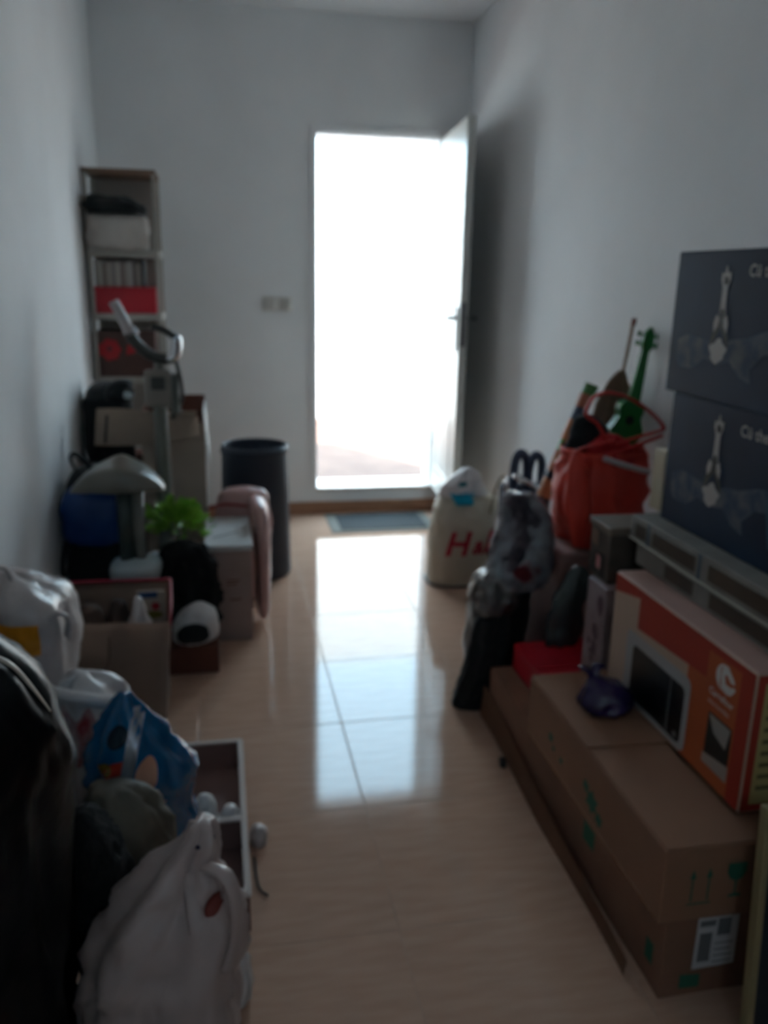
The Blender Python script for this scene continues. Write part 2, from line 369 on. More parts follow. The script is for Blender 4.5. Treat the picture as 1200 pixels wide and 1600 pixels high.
# microwave carton
mw = thing('microwave_box', 'orange and cream microwave carton standing on the brown cartons', 'box', (1.2, 1.6, .3705))
m_cream = mat('cream_print', (196, 168, 148), .45)
m_or = mat('orange_print', (184, 86, 44), .5, rgb2=(194, 96, 46), vscale=3); m_or2 = mat('red_orange_print', (172, 52, 34), .5)
Z0 = .3705
obj('body', box(B(), 1.0, 1.41, 1.30, 1.90, Z0, .678, bev=.003, seg=2), m_cream, mw)
obj('top_flap', box(B(), 1.003, 1.407, 1.303, 1.897, .677, .6805, bev=.001), mat('pink_cream_card', (190, 152, 140), .5), mw)
f = lambda *P_: [(.9988-.00006*f.k, y, z) for y, z in P_]
f.k = 0
def pr(name, m, *P_, label=None):
    f.k += 1; bm = B(); quad(bm, *f(*P_)); return obj(name, bm, m, mw, label=label)
pr('orange_print', m_or, (1.53, Z0+.003), (1.303, Z0+.003), (1.303, .676), (1.53, .676))
pr('orange_print', m_or2, (1.897, .676), (1.303, .676), (1.303, .66), (1.76, .655), (1.897, .628))
pr('orange_print', m_or2, (1.765, .672), (1.46, .672), (1.46, .595), (1.765, .575))
pr('red_edge', m_or2, (1.345, Z0+.003), (1.303, Z0+.003), (1.303, .676), (1.345, .676))
# appliance picture
def rr(y0, y1, z0, z1, r=.02):
    P_ = []
    for cy_, cz_, a0 in ((y0-r, z1-r, 0), (y1+r, z1-r, 90), (y1+r, z0+r, 180), (y0-r, z0+r, 270)):
        for k in range(5): a = radians(a0+k*22.5); P_.append((cy_+r*cos(a), cz_+r*sin(a)))
    return P_
pr('appliance_picture', mat('silver_ink', (172, 170, 170), .4), *rr(1.81, 1.51, .378, .56), label='printed picture of a silver microwave')
pr('appliance_window', mat('window_ink', (12, 15, 14), .35), *rr(1.775, 1.53, .39, .53, .015))
pr('appliance_trim', mat('trim_ink', (120, 120, 120), .4), (1.592, .392), (1.587, .392), (1.587, .528), (1.592, .528))
pr('appliance_knob', mat('trim_ink', (120, 120, 120), .4), *[(1.553+.008*cos(a), .405+.008*sin(a)) for a in [i*pi/6 for i in range(12)]])
m_w = mat('white_ink', (225, 222, 218), .5)
def arcs(cy_, cz_, r, a0, a1, w, n=10):
    o = [(cy_-r*cos(radians(a0+(a1-a0)*i/n)), cz_+r*sin(radians(a0+(a1-a0)*i/n))) for i in range(n+1)]
    return o+[(cy_-(r-w*sin(pi*i/n))*cos(radians(a0+(a1-a0)*i/n)), cz_+(r-w*sin(pi*i/n))*sin(radians(a0+(a1-a0)*i/n))) for i in range(n-1, 0, -1)]
# store emblem: left chevron and right shape with a pale C between
pr('logo', m_w, *arcs(1.398, .622, .030, 105, 255, .016))
pr('logo', m_w, (1.408, .650), (1.390, .652), (1.366, .632), (1.362, .624), (1.376, .622), (1.392, .634), (1.398, .628), (1.392, .612), (1.374, .612), (1.362, .618), (1.358, .612), (1.370, .596), (1.386, .592), (1.406, .596), (1.410, .622))
bm = text_bm('Carrefour', .021, bold=.0004); place(bm, (.9975, 1.443, .570), (0, -1, .0), (0, 0, 1)); obj('lettering', bm, m_w, mw)
bm = text_bm('microondas', .016); place(bm, (.9975, 1.443, .548), (0, -1, 0), (0, 0, 1)); obj('lettering', bm, m_w, mw)
pr('dish_picture', mat('dish_ink', (34, 32, 28), .4), (1.435, .41), (1.35, .41), (1.35, .53), (1.435, .53))
pr('dish_picture', mat('pale_ink', (170, 165, 160), .4), (1.432, .525), (1.355, .525), (1.365, .475), (1.41, .49))
pr('dish_picture', mat('pale_ink2', (176, 160, 150), .4), (1.44, .408), (1.348, .408), (1.348, .445), (1.44, .43))
g = lambda *P_: [(x, 1.2988, z) for x, z in P_]
bm = B(); quad(bm, *g((1.003, Z0+.004), (1.407, Z0+.004), (1.407, .676), (1.003, .676))); obj('red_edge', bm, m_or2, mw)
bm = B(); quad(bm, *[(x, 1.2984, z) for x, z in ((1.02, .39), (1.39, .39), (1.39, .658), (1.02, .658))]); obj('text_panel', bm, mat('straw_print', (190, 170, 112), .5), mw)
bm = B()
for k in range(9):
    z = .64-k*.026; xe = 1.15+.05*((k*7) % 3); obj('text_line', quad(B(), (1.03, 1.298, z-.010), (xe, 1.298, z-.010), (xe, 1.298, z), (1.03, 1.298, z)), mat('olive_ink', (112, 100, 60), .5), mw)

# the two long flat boxes with brown windows lying on the microwave carton
m_gl = mat('greige_card', (132, 128, 122), .5, var=.08, vscale=14); m_win = mat('brown_window', (64, 52, 42), .35, rgb2=(80, 64, 50), vscale=10)
def flatbox(label, x0, y1, z0, z1, wins):
    t = thing('flat_box', label, 'box', (1.25, 1.5, z0), 'long flat boxes on the microwave carton')
    obj('body', box(B(), x0, 1.41, .98, y1, z0, z1, bev=.003, seg=2), m_gl, t)
    for a, b_ in wins:
        h = z1-z0; obj('window', box(B(), x0-.0012, x0+.001, b_, a, z0+.18*h, z1-.22*h, bev=.0008), m_win, t)
    return t
flatbox('lower long flat grey box with brown windows, directly on the microwave carton', 1.075, 1.95, .681, .742, [(1.80, 1.67), (1.60, 1.36), (1.33, 1.1)])
fb = flatbox('upper long flat grey box with brown windows, under the blue boxes', 1.07, 1.985, .7425, .808, [(1.955, 1.90), (1.865, 1.665), (1.61, 1.38), (1.35, 1.12)])
bm = B()
for y in (1.645, 1.885): obj('blue_print', quad(B(), (1.0685, y+.007, .745), (1.0685, y-.007, .745), (1.0685, y-.007, .806), (1.0685, y+.007, .806)), mat('blue_grey_ink', (74, 88, 104), .5), fb)
tie = B(); tube(tie, [(1.0665, 1.98, .747), (1.0665, 1.65, .742), (1.0665, 1.3, .7425), (1.0665, 1.0, .744)], .0025, seg=6)
obj('string', tie, mat('pale_string', (190, 184, 170), .7), fb)

# cream board
cp = thing('cream_panel', 'narrow cream box standing upright between the orange tote and blue boxes', 'box', (1.28, 2.03, .8085))
obj('body', box(B(), 1.15, 1.40, 1.985, 2.045, .8085, .975, bev=.003), mat('cream_card', (198, 184, 156), .5), cp)
# two cream boxes must rest on lid/flat boxes
# blue boxes
m_blue = mat('blue_print', (14, 28, 54), .55, rgb2=(24, 46, 72), vscale=4, spec=.25)
m_cloud = mat('smoke_print', (96, 100, 106), .6, rgb2=(44, 60, 84), vscale=22, spec=.25)
m_rk = mat('pale_grey_ink', (176, 168, 164), .5); m_rk2 = mat('dark_olive_ink', (52, 50, 44), .5); m_teal = mat('teal_ink', (18, 66, 88), .5)
XB = 1.13
def bluebox(label, y1, z0, z1, loc):
    t = thing('blue_box', label, 'box', loc, 'blue printed boxes stacked on the right')
    obj('body', box(B(), XB, 1.415, y1-.85, y1, z0, z1-.002, bev=.003, seg=2), m_blue, t)
    obj('lid', box(B(), XB+.002, 1.413, y1-.848, y1-.002, z1-.003, z1, bev=.001), m_blue, t)
    oy, oz = y1-.215, z0+.085
    k = [0]
    def p(name, m, P_):
        k[0] += 1; bm = B(); quad(bm, *[(XB-.0006-.00015*k[0], oy+y*.85, oz+z) for y, z in P_]); obj(name, bm, m, t)
    rn = random.Random(5)
    p('smoke_print', m_cloud, [(.21, .045), (.16, .06), (.10, .055), (.05, .05), (0, .04), (-.06, .06), (-.12, .065), (-.2, .085), (-.3, .1), (-.3, .05), (-.2, .035), (-.15, .0), (-.16, -.03), (-.11, -.02), (-.06, .01), (0, .0), (.06, .01), (.12, -.02), (.19, -.02), (.21, .0)])
    p('rocket_print', m_rk, [(.022, .190), (.020, .204), (.008, .202), (.001, .222), (-.007, .203), (-.020, .206), (-.022, .190), (-.012, .172), (-.013, .13), (-.018, .095), (.014, .095), (.012, .13), (.012, .172)])
    p('rocket_shade', m_rk2, [(.008, .198), (-.010, .194), (-.016, .184), (-.004, .176), (.010, .182)])
    p('wing_shade', m_rk2, [(.005, .125), (-.006, .125), (-.040, .062), (-.044, .040), (-.030, .045), (-.016, .066), (0, .084), (.015, .066), (.028, .045), (.042, .040), (.038, .062)])
    p('wing_print', m_rk, [(.030, .072), (.034, .092), (.024, .112), (.010, .104), (.014, .086)])
    p('wing_print', m_rk, [(-.030, .072), (-.034, .092), (-.024, .112), (-.010, .104), (-.014, .086)])
    p('plume_print', m_rk, [((.038+.008*sin(5*a))*cos(a), .030+(.026+.005*sin(4*a+1))*sin(a)) for a in [i*pi/10 for i in range(20)]])
    p('teal_print', m_teal, [(-.27, .16), (-.34, .14), (-.36, -.05), (-.27, -.03), (-.24, .06)])
    bm = text_bm('Cü the', .036, bold=.0007); place(bm, (XB-.0025, y1-.300, z1-.058), (0, -1, 0), (0, 0, 1)); obj('lettering', bm, m_rk, t)
    return t
bluebox('lower blue printed box with rocket picture, on the long flat boxes', 1.945, .8085, 1.138, (1.27, 1.5, .8085))
bluebox('topmost blue printed box with rocket picture, by the right wall', 1.99, 1.1385, 1.478, (1.27, 1.5, 1.1385))
dbk = thing('dark_folder', 'dark flat folder lying on the topmost blue box', 'folder', (1.3, 1.5, 1.4785))
obj('cover', box(B(), 1.15, 1.40, 1.20, 1.66, 1.4785, 1.488, bev=.003), mat('folder_dark', (60, 60, 62), .5), dbk)

# framed board in the near right corner
fr = thing('framed_board', 'dark board with a narrow tan edge leaning at the near right carton', 'board', (1.15, 1.15, 0))
MF = Matrix.Translation((.944, 1.125, .002)) @ Matrix.Rotation(radians(-8), 4, 'X') @ Matrix.Rotation(radians(2.4), 4, 'Y')
bm = box(B(), .012, .44, -.012, 0, .012, .46, M=MF); obj('panel', bm, mat('board_dark', (28, 36, 44), .4, var=.1), fr)
bm = B()
for a in ((0, .014, -.02, .004, 0, .474), (.438, .452, -.02, .004, 0, .474), (.014, .438, -.02, .004, 0, .014), (.014, .438, -.02, .004, .46, .474)): box(bm, *a, bev=.002, M=MF)
obj('frame', bm, mat('tan_edge', (150, 134, 96), .5), fr)

# purple bag
pv = thing('purple_bag', 'small knotted purple plastic bag on top of the brown carton', 'bag', (.92, 1.75, .37))
m_pur = mat('purple_film', (38, 25, 70), .25, bump=.6, bscale=24, spec=.6)
obj('sack', loft(B(), [(.925, 1.75, .3705, .04, .04), (.925, 1.75, .376, .058, .058), (.925, 1.75, .40, .066, .062), (.922, 1.755, .43, .055, .05), (.90, 1.765, .448, .024, .022), (.893, 1.768, .455, .012, .012)], 22, 40, 2.1, .010, 26, 5), m_pur, pv, smooth=True)
bm = B(); tube(bm, [(.893, 1.768, .452), (.875, 1.77, .468), (.858, 1.77, .478)], [.012, .016, .008], flat=.5); tube(bm, [(.893, 1.768, .452), (.905, 1.775, .472), (.925, 1.775, .476)], [.012, .015, .006], flat=.5)
obj('ear', bm, m_pur, pv, smooth=True)

# ---------------------------------------------------------------- right: bags and toys
# orange-red tote
tt = thing('tote_bag', 'orange-red tote bag with long loop handles on the pinkish carton', 'bag', (1.24, 2.55, .556))
m_tote = mat('tote_fabric', (204, 56, 38), .55, bump=.25, bscale=22, var=.05); m_strap = mat('tote_strap', (186, 34, 26), .55)
bm = loft(B(), [(1.255, 2.54, .557, .12, .10), (1.25, 2.54, .565, .135, .125), (1.25, 2.545, .66, .145, .13), (1.25, 2.55, .78, .14, .125), (1.25, 2.555, .85, .135, .12), (1.25, 2.555, .875, .13, .115)], 30, 56, 2.8, .016, 9, 2, folds=5, cap=False)
bm.faces.new([v for v in bm.verts][:56])
obj('body', bm, m_tote, tt, smooth=True)
obj('drape', loft(B(), [(1.125, 2.41, .575, .02, .012), (1.125, 2.415, .62, .035, .02), (1.12, 2.43, .72, .045, .03), (1.115, 2.445, .82, .035, .022), (1.11, 2.455, .885, .012, .01)], 16, 20, 2, .008, 14, 3), m_tote, tt, smooth=True)
def strap(pts, r=.011): return tube(B(), pts, r, seg=8, flat=.55, n=8)
obj('handle', strap([(1.238, 2.47, .88), (1.184, 2.47, .962), (1.14, 2.47, .994), (1.145, 2.47, 1.028), (1.169, 2.47, 1.057), (1.216, 2.47, 1.065), (1.279, 2.47, 1.048), (1.345, 2.47, 1.012), (1.415, 2.475, .951), (1.374, 2.47, .933), (1.289, 2.47, .911), (1.238, 2.48, .89)], .010), m_strap, tt, smooth=True)
obj('handle', strap([(1.135, 2.45, .851), (1.216, 2.45, .872), (1.281, 2.45, .888), (1.405, 2.46, .927)], .009), m_strap, tt, smooth=True)
obj('handle', strap([(1.10, 2.45, .87), (1.116, 2.45, .887), (1.18, 2.45, .902), (1.24, 2.46, .912)], .009), m_strap, tt, smooth=True)
tagp(obj('red_cloth', loft(B(), [(1.26, 2.50, .80, .05, .04), (1.255, 2.50, .84, .075, .05), (1.25, 2.50, .89, .06, .045), (1.245, 2.50, .925, .02, .02)], 18, 32, 2.2, .02, 18, 8, folds=6), mat('red_cloth', (176, 14, 22), .7, bump=.3), loc=(1.25, 2.5, .8), smooth=True), 'crumpled red cloth spilling from the orange tote', 'cloth')
tagp(obj('white_tube', tube(B(), [(1.18, 2.40, .868), (1.25, 2.395, .845), (1.34, 2.40, .82)], .009, seg=8), mat('pale_grey_plastic', (190, 176, 176), .4), loc=(1.25, 2.4, .84), smooth=True), 'short pale stick lying across the mouth of the orange tote', 'stick')
tagp(obj('black_pouch', loft(B(), [(1.22, 2.60, .80, .06, .05), (1.215, 2.60, .86, .075, .05), (1.21, 2.60, .92, .065, .045), (1.205, 2.60, .96, .04, .03), (1.205, 2.6, .975, .01, .01)], 18, 32, 2.4, .01, 14, 9), m_blackcloth, loc=(1.19, 2.6, .8), smooth=True), 'black cloth pouch standing in the orange tote behind its handles', 'pouch')
# green toy guitar
gt = thing('toy_guitar', 'small green toy guitar standing neck up in the orange tote', 'toy guitar', (1.33, 2.6, .86))
m_gr = mat('green_plastic', (18, 112, 44), .35)
ga = Vector((.048, .0, .30)).normalized(); gn = Vector((0, -1, 0)); gs = ga.cross(gn).normalized(); g0 = Vector((1.354, 2.61, .955))
def gp(u, v, w): return g0+gs*u+ga*v-gn*w
bm = B(); prof = [(0, -.085), (.03, -.083), (.055, -.062), (.06, -.035), (.048, -.01), (.04, .01), (.045, .03), (.043, .05), (.028, .064), (.01, .068)]
out = prof+[(-a, b_) for a, b_ in prof[::-1][:-1]]
quad(bm, *[gp(a, b_, -.018) for a, b_ in out], t=.036, n=(0, 1, 0)); obj('body', bm, m_gr, gt)
bm = B(); quad(bm, *[gp(.016*cos(a), .0+.016*sin(a), -.019) for a in [i*pi/8 for i in range(16)]], t=.002, n=(0, 1, 0)); obj('sound_hole', bm, m_rubber, gt)
bm = B(); quad(bm, gp(-.022, .05, -.02), gp(.022, .05, -.02), gp(.013, .235, -.012), gp(-.013, .235, -.012), t=.016, n=(0, 1, 0)); obj('neck', bm, m_gr, gt)
bm = B(); quad(bm, gp(-.014, .234, -.014), gp(.014, .234, -.014), gp(.022, .25, -.014), gp(.018, .29, -.014), gp(.0, .312, -.014), gp(-.018, .29, -.014), gp(-.022, .25, -.014), t=.014, n=(0, 1, 0)); obj('headstock', bm, m_gr, gt)
for s in (-1, 1):
    for v in (.255, .285):
        bm = B(); tube(bm, [gp(s*.016, v, -.006), gp(s*.034, v, -.006)], .003, seg=6, smoothp=False); tube(bm, [gp(s*.033, v-.008, -.006), gp(s*.035, v+.008, -.006)], .007, seg=6, smoothp=False); obj('tuning_peg', bm, m_gr, gt)
# toy brush / broom
tb = thing('toy_broom', 'small straw broom with a thin wooden stick behind the orange tote', 'broom', (1.36, 2.7, .9))
bm = B(); tube(bm, [(1.372, 2.72, 1.05), (1.40, 2.72, 1.282)], .0065, seg=8, smoothp=False); obj('stick', bm, mat('broom_wood', (150, 112, 88), .6), tb)
bm = B(); tube(bm, [(1.399, 2.72, 1.262), (1.402, 2.72, 1.286)], .009, seg=8, smoothp=False); obj('cap', bm, mat('broom_cap', (120, 52, 44), .5), tb)
obj('bristles', loft(B(), [(1.345, 2.72, .90, .075, .02), (1.350, 2.72, .96, .070, .02), (1.357, 2.72, 1.02, .055, .018), (1.367, 2.72, 1.08, .028, .012), (1.374, 2.72, 1.11, .009, .008)], 20, 40, 2.2, .006, 20, 3, folds=14), mat('straw', (122, 98, 80), .9, bump=1, bscale=60, stretch=(1, 1, .1)), tb, smooth=True)
# banded stick
rs = thing('rainstick', 'long wooden stick with green and navy bands leaning at the right wall', 'stick', (1.0, 2.93, 0))
a0 = Vector((1.0, 2.93, .06)); a1 = Vector((1.365, 2.93, 1.035)); rs_d = a1-a0
cols = [(0, .50, (104, 60, 36)), (.50, .53, (24, 70, 34)), (.53, .56, (26, 28, 40)), (.56, .63, (178, 110, 66)), (.63, .66, (38, 44, 62)), (.66, .74, (170, 96, 56)), (.74, .78, (60, 140, 44)), (.78, .86, (184, 110, 60)), (.86, .91, (38, 52, 78)), (.91, .96, (150, 84, 56)), (.96, 1, (52, 110, 46))]
for i, (p, q, c) in enumerate(cols):
    bm = B(); tube(bm, [a0+rs_d*p, a0+rs_d*q], .027 if i % 2 == 0 else .0285, seg=16, smoothp=False); obj('band', bm, mat('band_%d_%d_%d' % c, c, .5), rs, smooth=False)
# folded pushchair
pc = thing('pushchair', 'folded navy pushchair with two looped handles behind the black and clear bags', 'pushchair', (1.25, 3.3, 0))
obj('handle', tube(B(), [(1.225, 3.3, .50), (1.215, 3.3, .60), (1.222, 3.3, .675), (1.245, 3.3, .70), (1.27, 3.3, .665), (1.275, 3.3, .58), (1.285, 3.3, .48)], .024, seg=10, flat=.8), m_navy, pc, smooth=True)
obj('handle', tube(B(), [(1.295, 3.31, .50), (1.285, 3.31, .60), (1.295, 3.31, .665), (1.318, 3.31, .688), (1.342, 3.31, .655), (1.345, 3.31, .57), (1.35, 3.31, .47)], .022, seg=10, flat=.8), m_navy, pc, smooth=True)
obj('seat_fabric', box(B(), 1.17, 1.36, 3.30, 3.36, .06, .56, bev=.015, seg=3), mat('navy_striped', (44, 50, 66), .8, rgb2=(96, 102, 116), vscale=8, stretch=(6, 1, .05)), pc)
bm = B(); tube(bm, [(1.20, 3.255, .615), (1.39, 3.255, .515)], .012, smoothp=False); obj('cross_bar', bm, m_chrome, pc, smooth=True)
for x in (1.18, 1.38):
    bm = B(); tube(bm, [(x, 3.275, .60), (x-.01, 3.27, .3), (x, 3.24, .06)], .009); obj('frame_tube', bm, m_chrome, pc, smooth=True)
for x in (1.17, 1.37):
    bm = tube(B(), [(x, 3.24+.045*cos(a), .0475+.04*sin(a)) for a in [i*pi/6 for i in range(13)]], .007, seg=8, smoothp=False); obj('wheel', bm, m_rubber, pc, smooth=True)

# H&M bag
hm = thing('shopping_bag', 'cream shopping bag lettered H&M on the floor near the doorway', 'bag', (1.12, 3.68, 0))
m_hm = mat('hm_plastic', (192, 180, 160), .45, bump=.25, bscale=10, var=.04)
def hmsec(dz=0):
    return [(1.15, 3.68, 0, .185, .10), (1.15, 3.68, .012, .20, .115), (1.148, 3.68, .10, .19, .115), (1.148, 3.69, .25, .185, .11), (1.145, 3.70, .35, .17, .095), (1.14, 3.71, .41, .14, .075)]
bm = loft(B(), hmsec(), 34, 64, 3.2, .008, 7, 4); tree = surf(bm)
obj('body', bm, m_hm, hm, smooth=True)
def wrapped(tbm, O, X, Y, tree, off=.002):
    bmesh.ops.subdivide_edges(tbm, edges=tbm.edges, cuts=2); place(tbm, O, X, Y)
    for v in tbm.verts:
        h = tree.ray_cast(Vector((v.co.x, 2.5, v.co.z)), Vector((0, 1, 0)))
        v.co.y = (h[0].y if h[0] else 3.57)-off
    return tbm
m_hmred = mat('hm_red', (172, 22, 44), .5)
bm = text_bm('H', .155, shear=.28, bold=.004); obj('lettering', wrapped(bm, (1.0, 3.5, .16), (1, 0, 0), (0, 0, 1), tree, .004), m_hmred, hm)
bm = text_bm('&', .085, shear=.28, bold=.003); obj('lettering', wrapped(bm, (1.13, 3.5, .165), (1, 0, 0), (0, 0, 1), tree, .004), m_hmred, hm)
bm = text_bm('M', .155, shear=.28, bold=.004); obj('lettering', wrapped(bm, (1.182, 3.5, .17), (1, 0, 0), (0, 0, 1), tree, .004), m_hmred, hm)
obj('base_rim', tube(B(), [(1.15+.204*cos(a)*(abs(cos(a))**3.2+abs(sin(a))**3.2)**(-1/3.2), 3.68+.119*sin(a)*(abs(cos(a))**3.2+abs(sin(a))**3.2)**(-1/3.2), .006) for a in [i*pi/16 for i in range(33)]], .006, seg=6, smoothp=False), mat('rim_grey', (110, 108, 104), .5), hm, smooth=True)
obj('cord_handle', tube(B(), [(1.225, 3.605, .35), (1.235, 3.59, .46), (1.265, 3.59, .53), (1.295, 3.60, .50), (1.295, 3.61, .33)], .006, seg=8), mat('cord_beige', (168, 156, 132), .7), hm, smooth=True)
ib = thing('white_plastic_bag', 'white plastic bag with a cyan print peaking out of the cream bag', 'bag', (1.12, 3.69, .40))
bm = loft(B(), [(1.115, 3.70, .415, .11, .06), (1.115, 3.695, .43, .118, .065), (1.118, 3.69, .48, .088, .05), (1.125, 3.68, .53, .042, .03), (1.13, 3.68, .558, .008, .008)], 22, 40, 2.2, .014, 12, 6, folds=5); tree = surf(bm)
obj('sack', bm, m_pearl, ib, smooth=True)
bm = B(); bmesh.ops.create_grid(bm, x_segments=8, y_segments=6, size=.5)
for v in bm.verts: u, w = v.co.x, v.co.y; v.co = Vector((1.095+u*(.12-.045*(.5-w)), 0, .418+w*.05))
for v in bm.verts:
    h = tree.ray_cast(Vector((v.co.x, 2.5, v.co.z)), Vector((0, 1, 0))); v.co.y = (h[0].y if h[0] else 3.60)-.003
obj('cyan_print', bm, mat('cyan_ink', (0, 150, 180), .4), ib)
bm = B(); bmesh.ops.create_grid(bm, x_segments=4, y_segments=4, size=.5)
for v in bm.verts: u, w = v.co.x, v.co.y; v.co = Vector((1.095+u*.04, 0, .485+w*.022))
for v in bm.verts:
    h = tree.ray_cast(Vector((v.co.x, 2.5, v.co.z)), Vector((0, 1, 0))); v.co.y = (h[0].y if h[0] else 3.62)-.003
obj('teal_print', bm, mat('teal_print2', (50, 120, 128), .4), ib)

# clear bag of clothes, dark grey sack, black garment bag
cb = thing('dark_grey_sack', 'dark grey sack on the floor under the clear bag of clothes', 'sack', (1.0, 2.62, 0))
obj('sack', loft(B(), [(.94, 2.66, 0, .09, .12), (.94, 2.66, .01, .10, .14), (.94, 2.65, .2, .10, .14), (.945, 2.62, .36, .10, .12), (.95, 2.60, .42, .09, .10), (.96, 2.60, .435, .04, .04)], 26, 44, 2.4, .014, 8, 12), mat('dark_grey_film', (34, 38, 38), .35, bump=.4, bscale=14), cb, smooth=True)
m_clear = mat('clear_film', (190, 194, 200), .14, bump=1.0, bscale=14, alpha=.32, spec=1, coat=1)
cc = thing('clear_plastic_bag', 'clear plastic bag stuffed with dark clothes on the dark grey sack', 'bag', (.96, 2.5, .44))
def csec(k): return [(.935, 2.47, .42, .075*k, .06*k), (.94, 2.47, .45, .108*k, .085*k), (.955, 2.48, .54, .115*k, .09*k), (.970, 2.50, .62, .102*k, .08*k), (.965, 2.51, .69, .078*k, .06*k), (.950, 2.51, .735, .045*k, .035*k)]
obj('film', loft(B(), csec(1), 32, 56, 2.2, .017, 13, 21, folds=4), m_clear, cc, smooth=True)
obj('clothes', loft(B(), csec(.9), 26, 44, 2.2, .014, 16, 23), mat('mixed_clothes', (26, 20, 26), .9, rgb2=(98, 86, 94), vscale=11, bump=.6, bscale=20), cc, smooth=True)
obj('clothes', loft(B(), [(.95, 2.415, .46, .03, .02), (.95, 2.41, .50, .05, .028), (.955, 2.415, .54, .02, .012)], 10, 20, 2, .01, 20, 2), mat('wine_cloth', (92, 20, 30), .9), cc, smooth=True)
c2 = thing('silver_plastic_bag', 'crumpled glossy grey plastic bag left of the clear bag of clothes', 'bag', (.86, 2.5, .30))
obj('sack', loft(B(), [(.86, 2.435, .345, .045, .03), (.862, 2.435, .37, .07, .05), (.868, 2.435, .42, .068, .05), (.872, 2.44, .47, .052, .04), (.88, 2.445, .505, .02, .02)], 24, 40, 2.1, .013, 19, 31, folds=5), mat('grey_film', (112, 108, 106), .2, bump=.8, bscale=22, spec=.8, rgb2=(48, 46, 46), vscale=10), c2, smooth=True)
c3 = thing('grey_green_bag', 'small grey-green plastic bag between the clear bag and the picture box', 'bag', (1.07, 2.33, .284))
obj('sack', loft(B(), [(1.04, 2.305, .2845, .05, .02), (1.05, 2.305, .33, .06, .028), (1.06, 2.31, .42, .052, .034), (1.08, 2.315, .49, .045, .034), (1.09, 2.32, .53, .03, .02), (1.09, 2.32, .545, .008, .008)], 24, 40, 2.2, .011, 16, 33), mat('grey_green_film', (62, 70, 70), .25, bump=.6, bscale=18), c3, smooth=True)
gb = thing('garment_bag', 'black cloth garment bag hanging down to the floor before the clear bag', 'garment bag', (.82, 2.48, 0))
bm = loft(B(), [(.800, 2.475, .0, .056, .045), (.802, 2.475, .012, .062, .05), (.815, 2.45, .10, .06, .045), (.838, 2.44, .2, .062, .045), (.85, 2.435, .30, .058, .04), (.86, 2.435, .345, .04, .03)], 30, 48, 2.4, .010, 8, 41, folds=6)
obj('cloth', bm, m_blackcloth, gb, smooth=True)
bm = B(); box(bm, .768, .835, 2.438, 2.442, .004, .010); obj('hem', bm, m_rubber, gb)

# ---------------------------------------------------------------- left: shelving unit and its things
su = thing('shelving_unit', 'tall narrow white shelving unit in the far left corner', 'shelf', (-.42, 4.38, 0))
m_sh = mat('shelf_white', (178, 172, 162), .5); m_shb = mat('shelf_brown', (112, 84, 64), .5)
sx0, sx1, sy0, sy1 = -.588, -.262, 4.25, 4.52
for (x, y) in ((sx0, sy0), (sx1-.02, sy0), (sx0, sy1-.02), (sx1-.02, sy1-.02)):
    obj('post', box(B(), x, x+.02, y, y+.02, 0, 1.857, bev=.002), m_sh, su)
for z in (.10, .50, .885, 1.185, 1.475, 1.84):
    obj('shelf', box(B(), sx0+.001, sx1-.001, sy0-.004, sy1+.002, z, z+.03 if z < 1.8 else z+.02, bev=.002), m_sh if z < 1.8 else m_shb, su)
obj('back_panel', box(B(), sx0+.02, sx1-.02, sy1-.006, sy1, .13, 1.84), mat('panel_beige', (158, 148, 140), .6), su)
bm = B()
box(bm, sx0-.002, sx0+.004, sy0-.006, sy0-.001, 1.5, 1.86); box(bm, sx1-.006, sx1, sy0-.006, sy0-.001, 1.5, 1.86); obj('edge_band', bm, m_shb, su)
# pillow + cloth on the top shelf
tagp(obj('pillow', loft(B(), [(-.447, 4.30, 1.506, .10, .07), (-.447, 4.30, 1.515, .135, .11), (-.447, 4.30, 1.58, .145, .12), (-.447, 4.31, 1.65, .135, .115), (-.447, 4.31, 1.675, .08, .06)], 22, 48, 2.5, .012, 8, 51), mat('offwhite_cloth', (190, 182, 174), .85, bump=.2), loc=(-.447, 4.3, 1.506), smooth=True), 'folded off-white pillow on the upper shelf of the shelving unit', 'pillow')
tagp(obj('black_cloth', loft(B(), [(-.45, 4.29, 1.664, .13, .11), (-.45, 4.29, 1.68, .142, .12), (-.46, 4.29, 1.71, .135, .11), (-.48, 4.30, 1.735, .10, .09), (-.50, 4.30, 1.748, .05, .05)], 20, 48, 2.4, .022, 13, 53), m_blackcloth, loc=(-.45, 4.3, 1.66), smooth=True), 'black cloth heaped on the off-white pillow', 'cloth')
# red box and books
rbx = thing('storage_box', 'long red storage box on the middle shelf of the shelving unit', 'box', (-.43, 4.34, 1.216))
obj('body', box(B(), -.565, -.288, 4.254, 4.44, 1.2155, 1.335, bev=.003), m_red, rbx); obj('rim', box(B(), -.568, -.285, 4.251, 4.443, 1.322, 1.338, bev=.002), m_red, rbx)
cols = [(150, 140, 132), (176, 168, 158), (120, 108, 100), (170, 158, 148), (142, 134, 130), (182, 172, 164), (128, 112, 106), (160, 152, 142), (178, 170, 166), (112, 100, 96), (152, 140, 130), (60, 58, 56)]
hint = ['grey', 'cream', 'brown-grey', 'sand', 'ash grey', 'ivory', 'taupe', 'stone', 'white', 'dark taupe', 'fawn', 'charcoal']
nth = ['leftmost', 'second', 'third', 'fourth', 'fifth', 'sixth', 'seventh', 'eighth', 'ninth', 'tenth', 'eleventh', 'rightmost']
x = -.562
rng = random.Random(8)
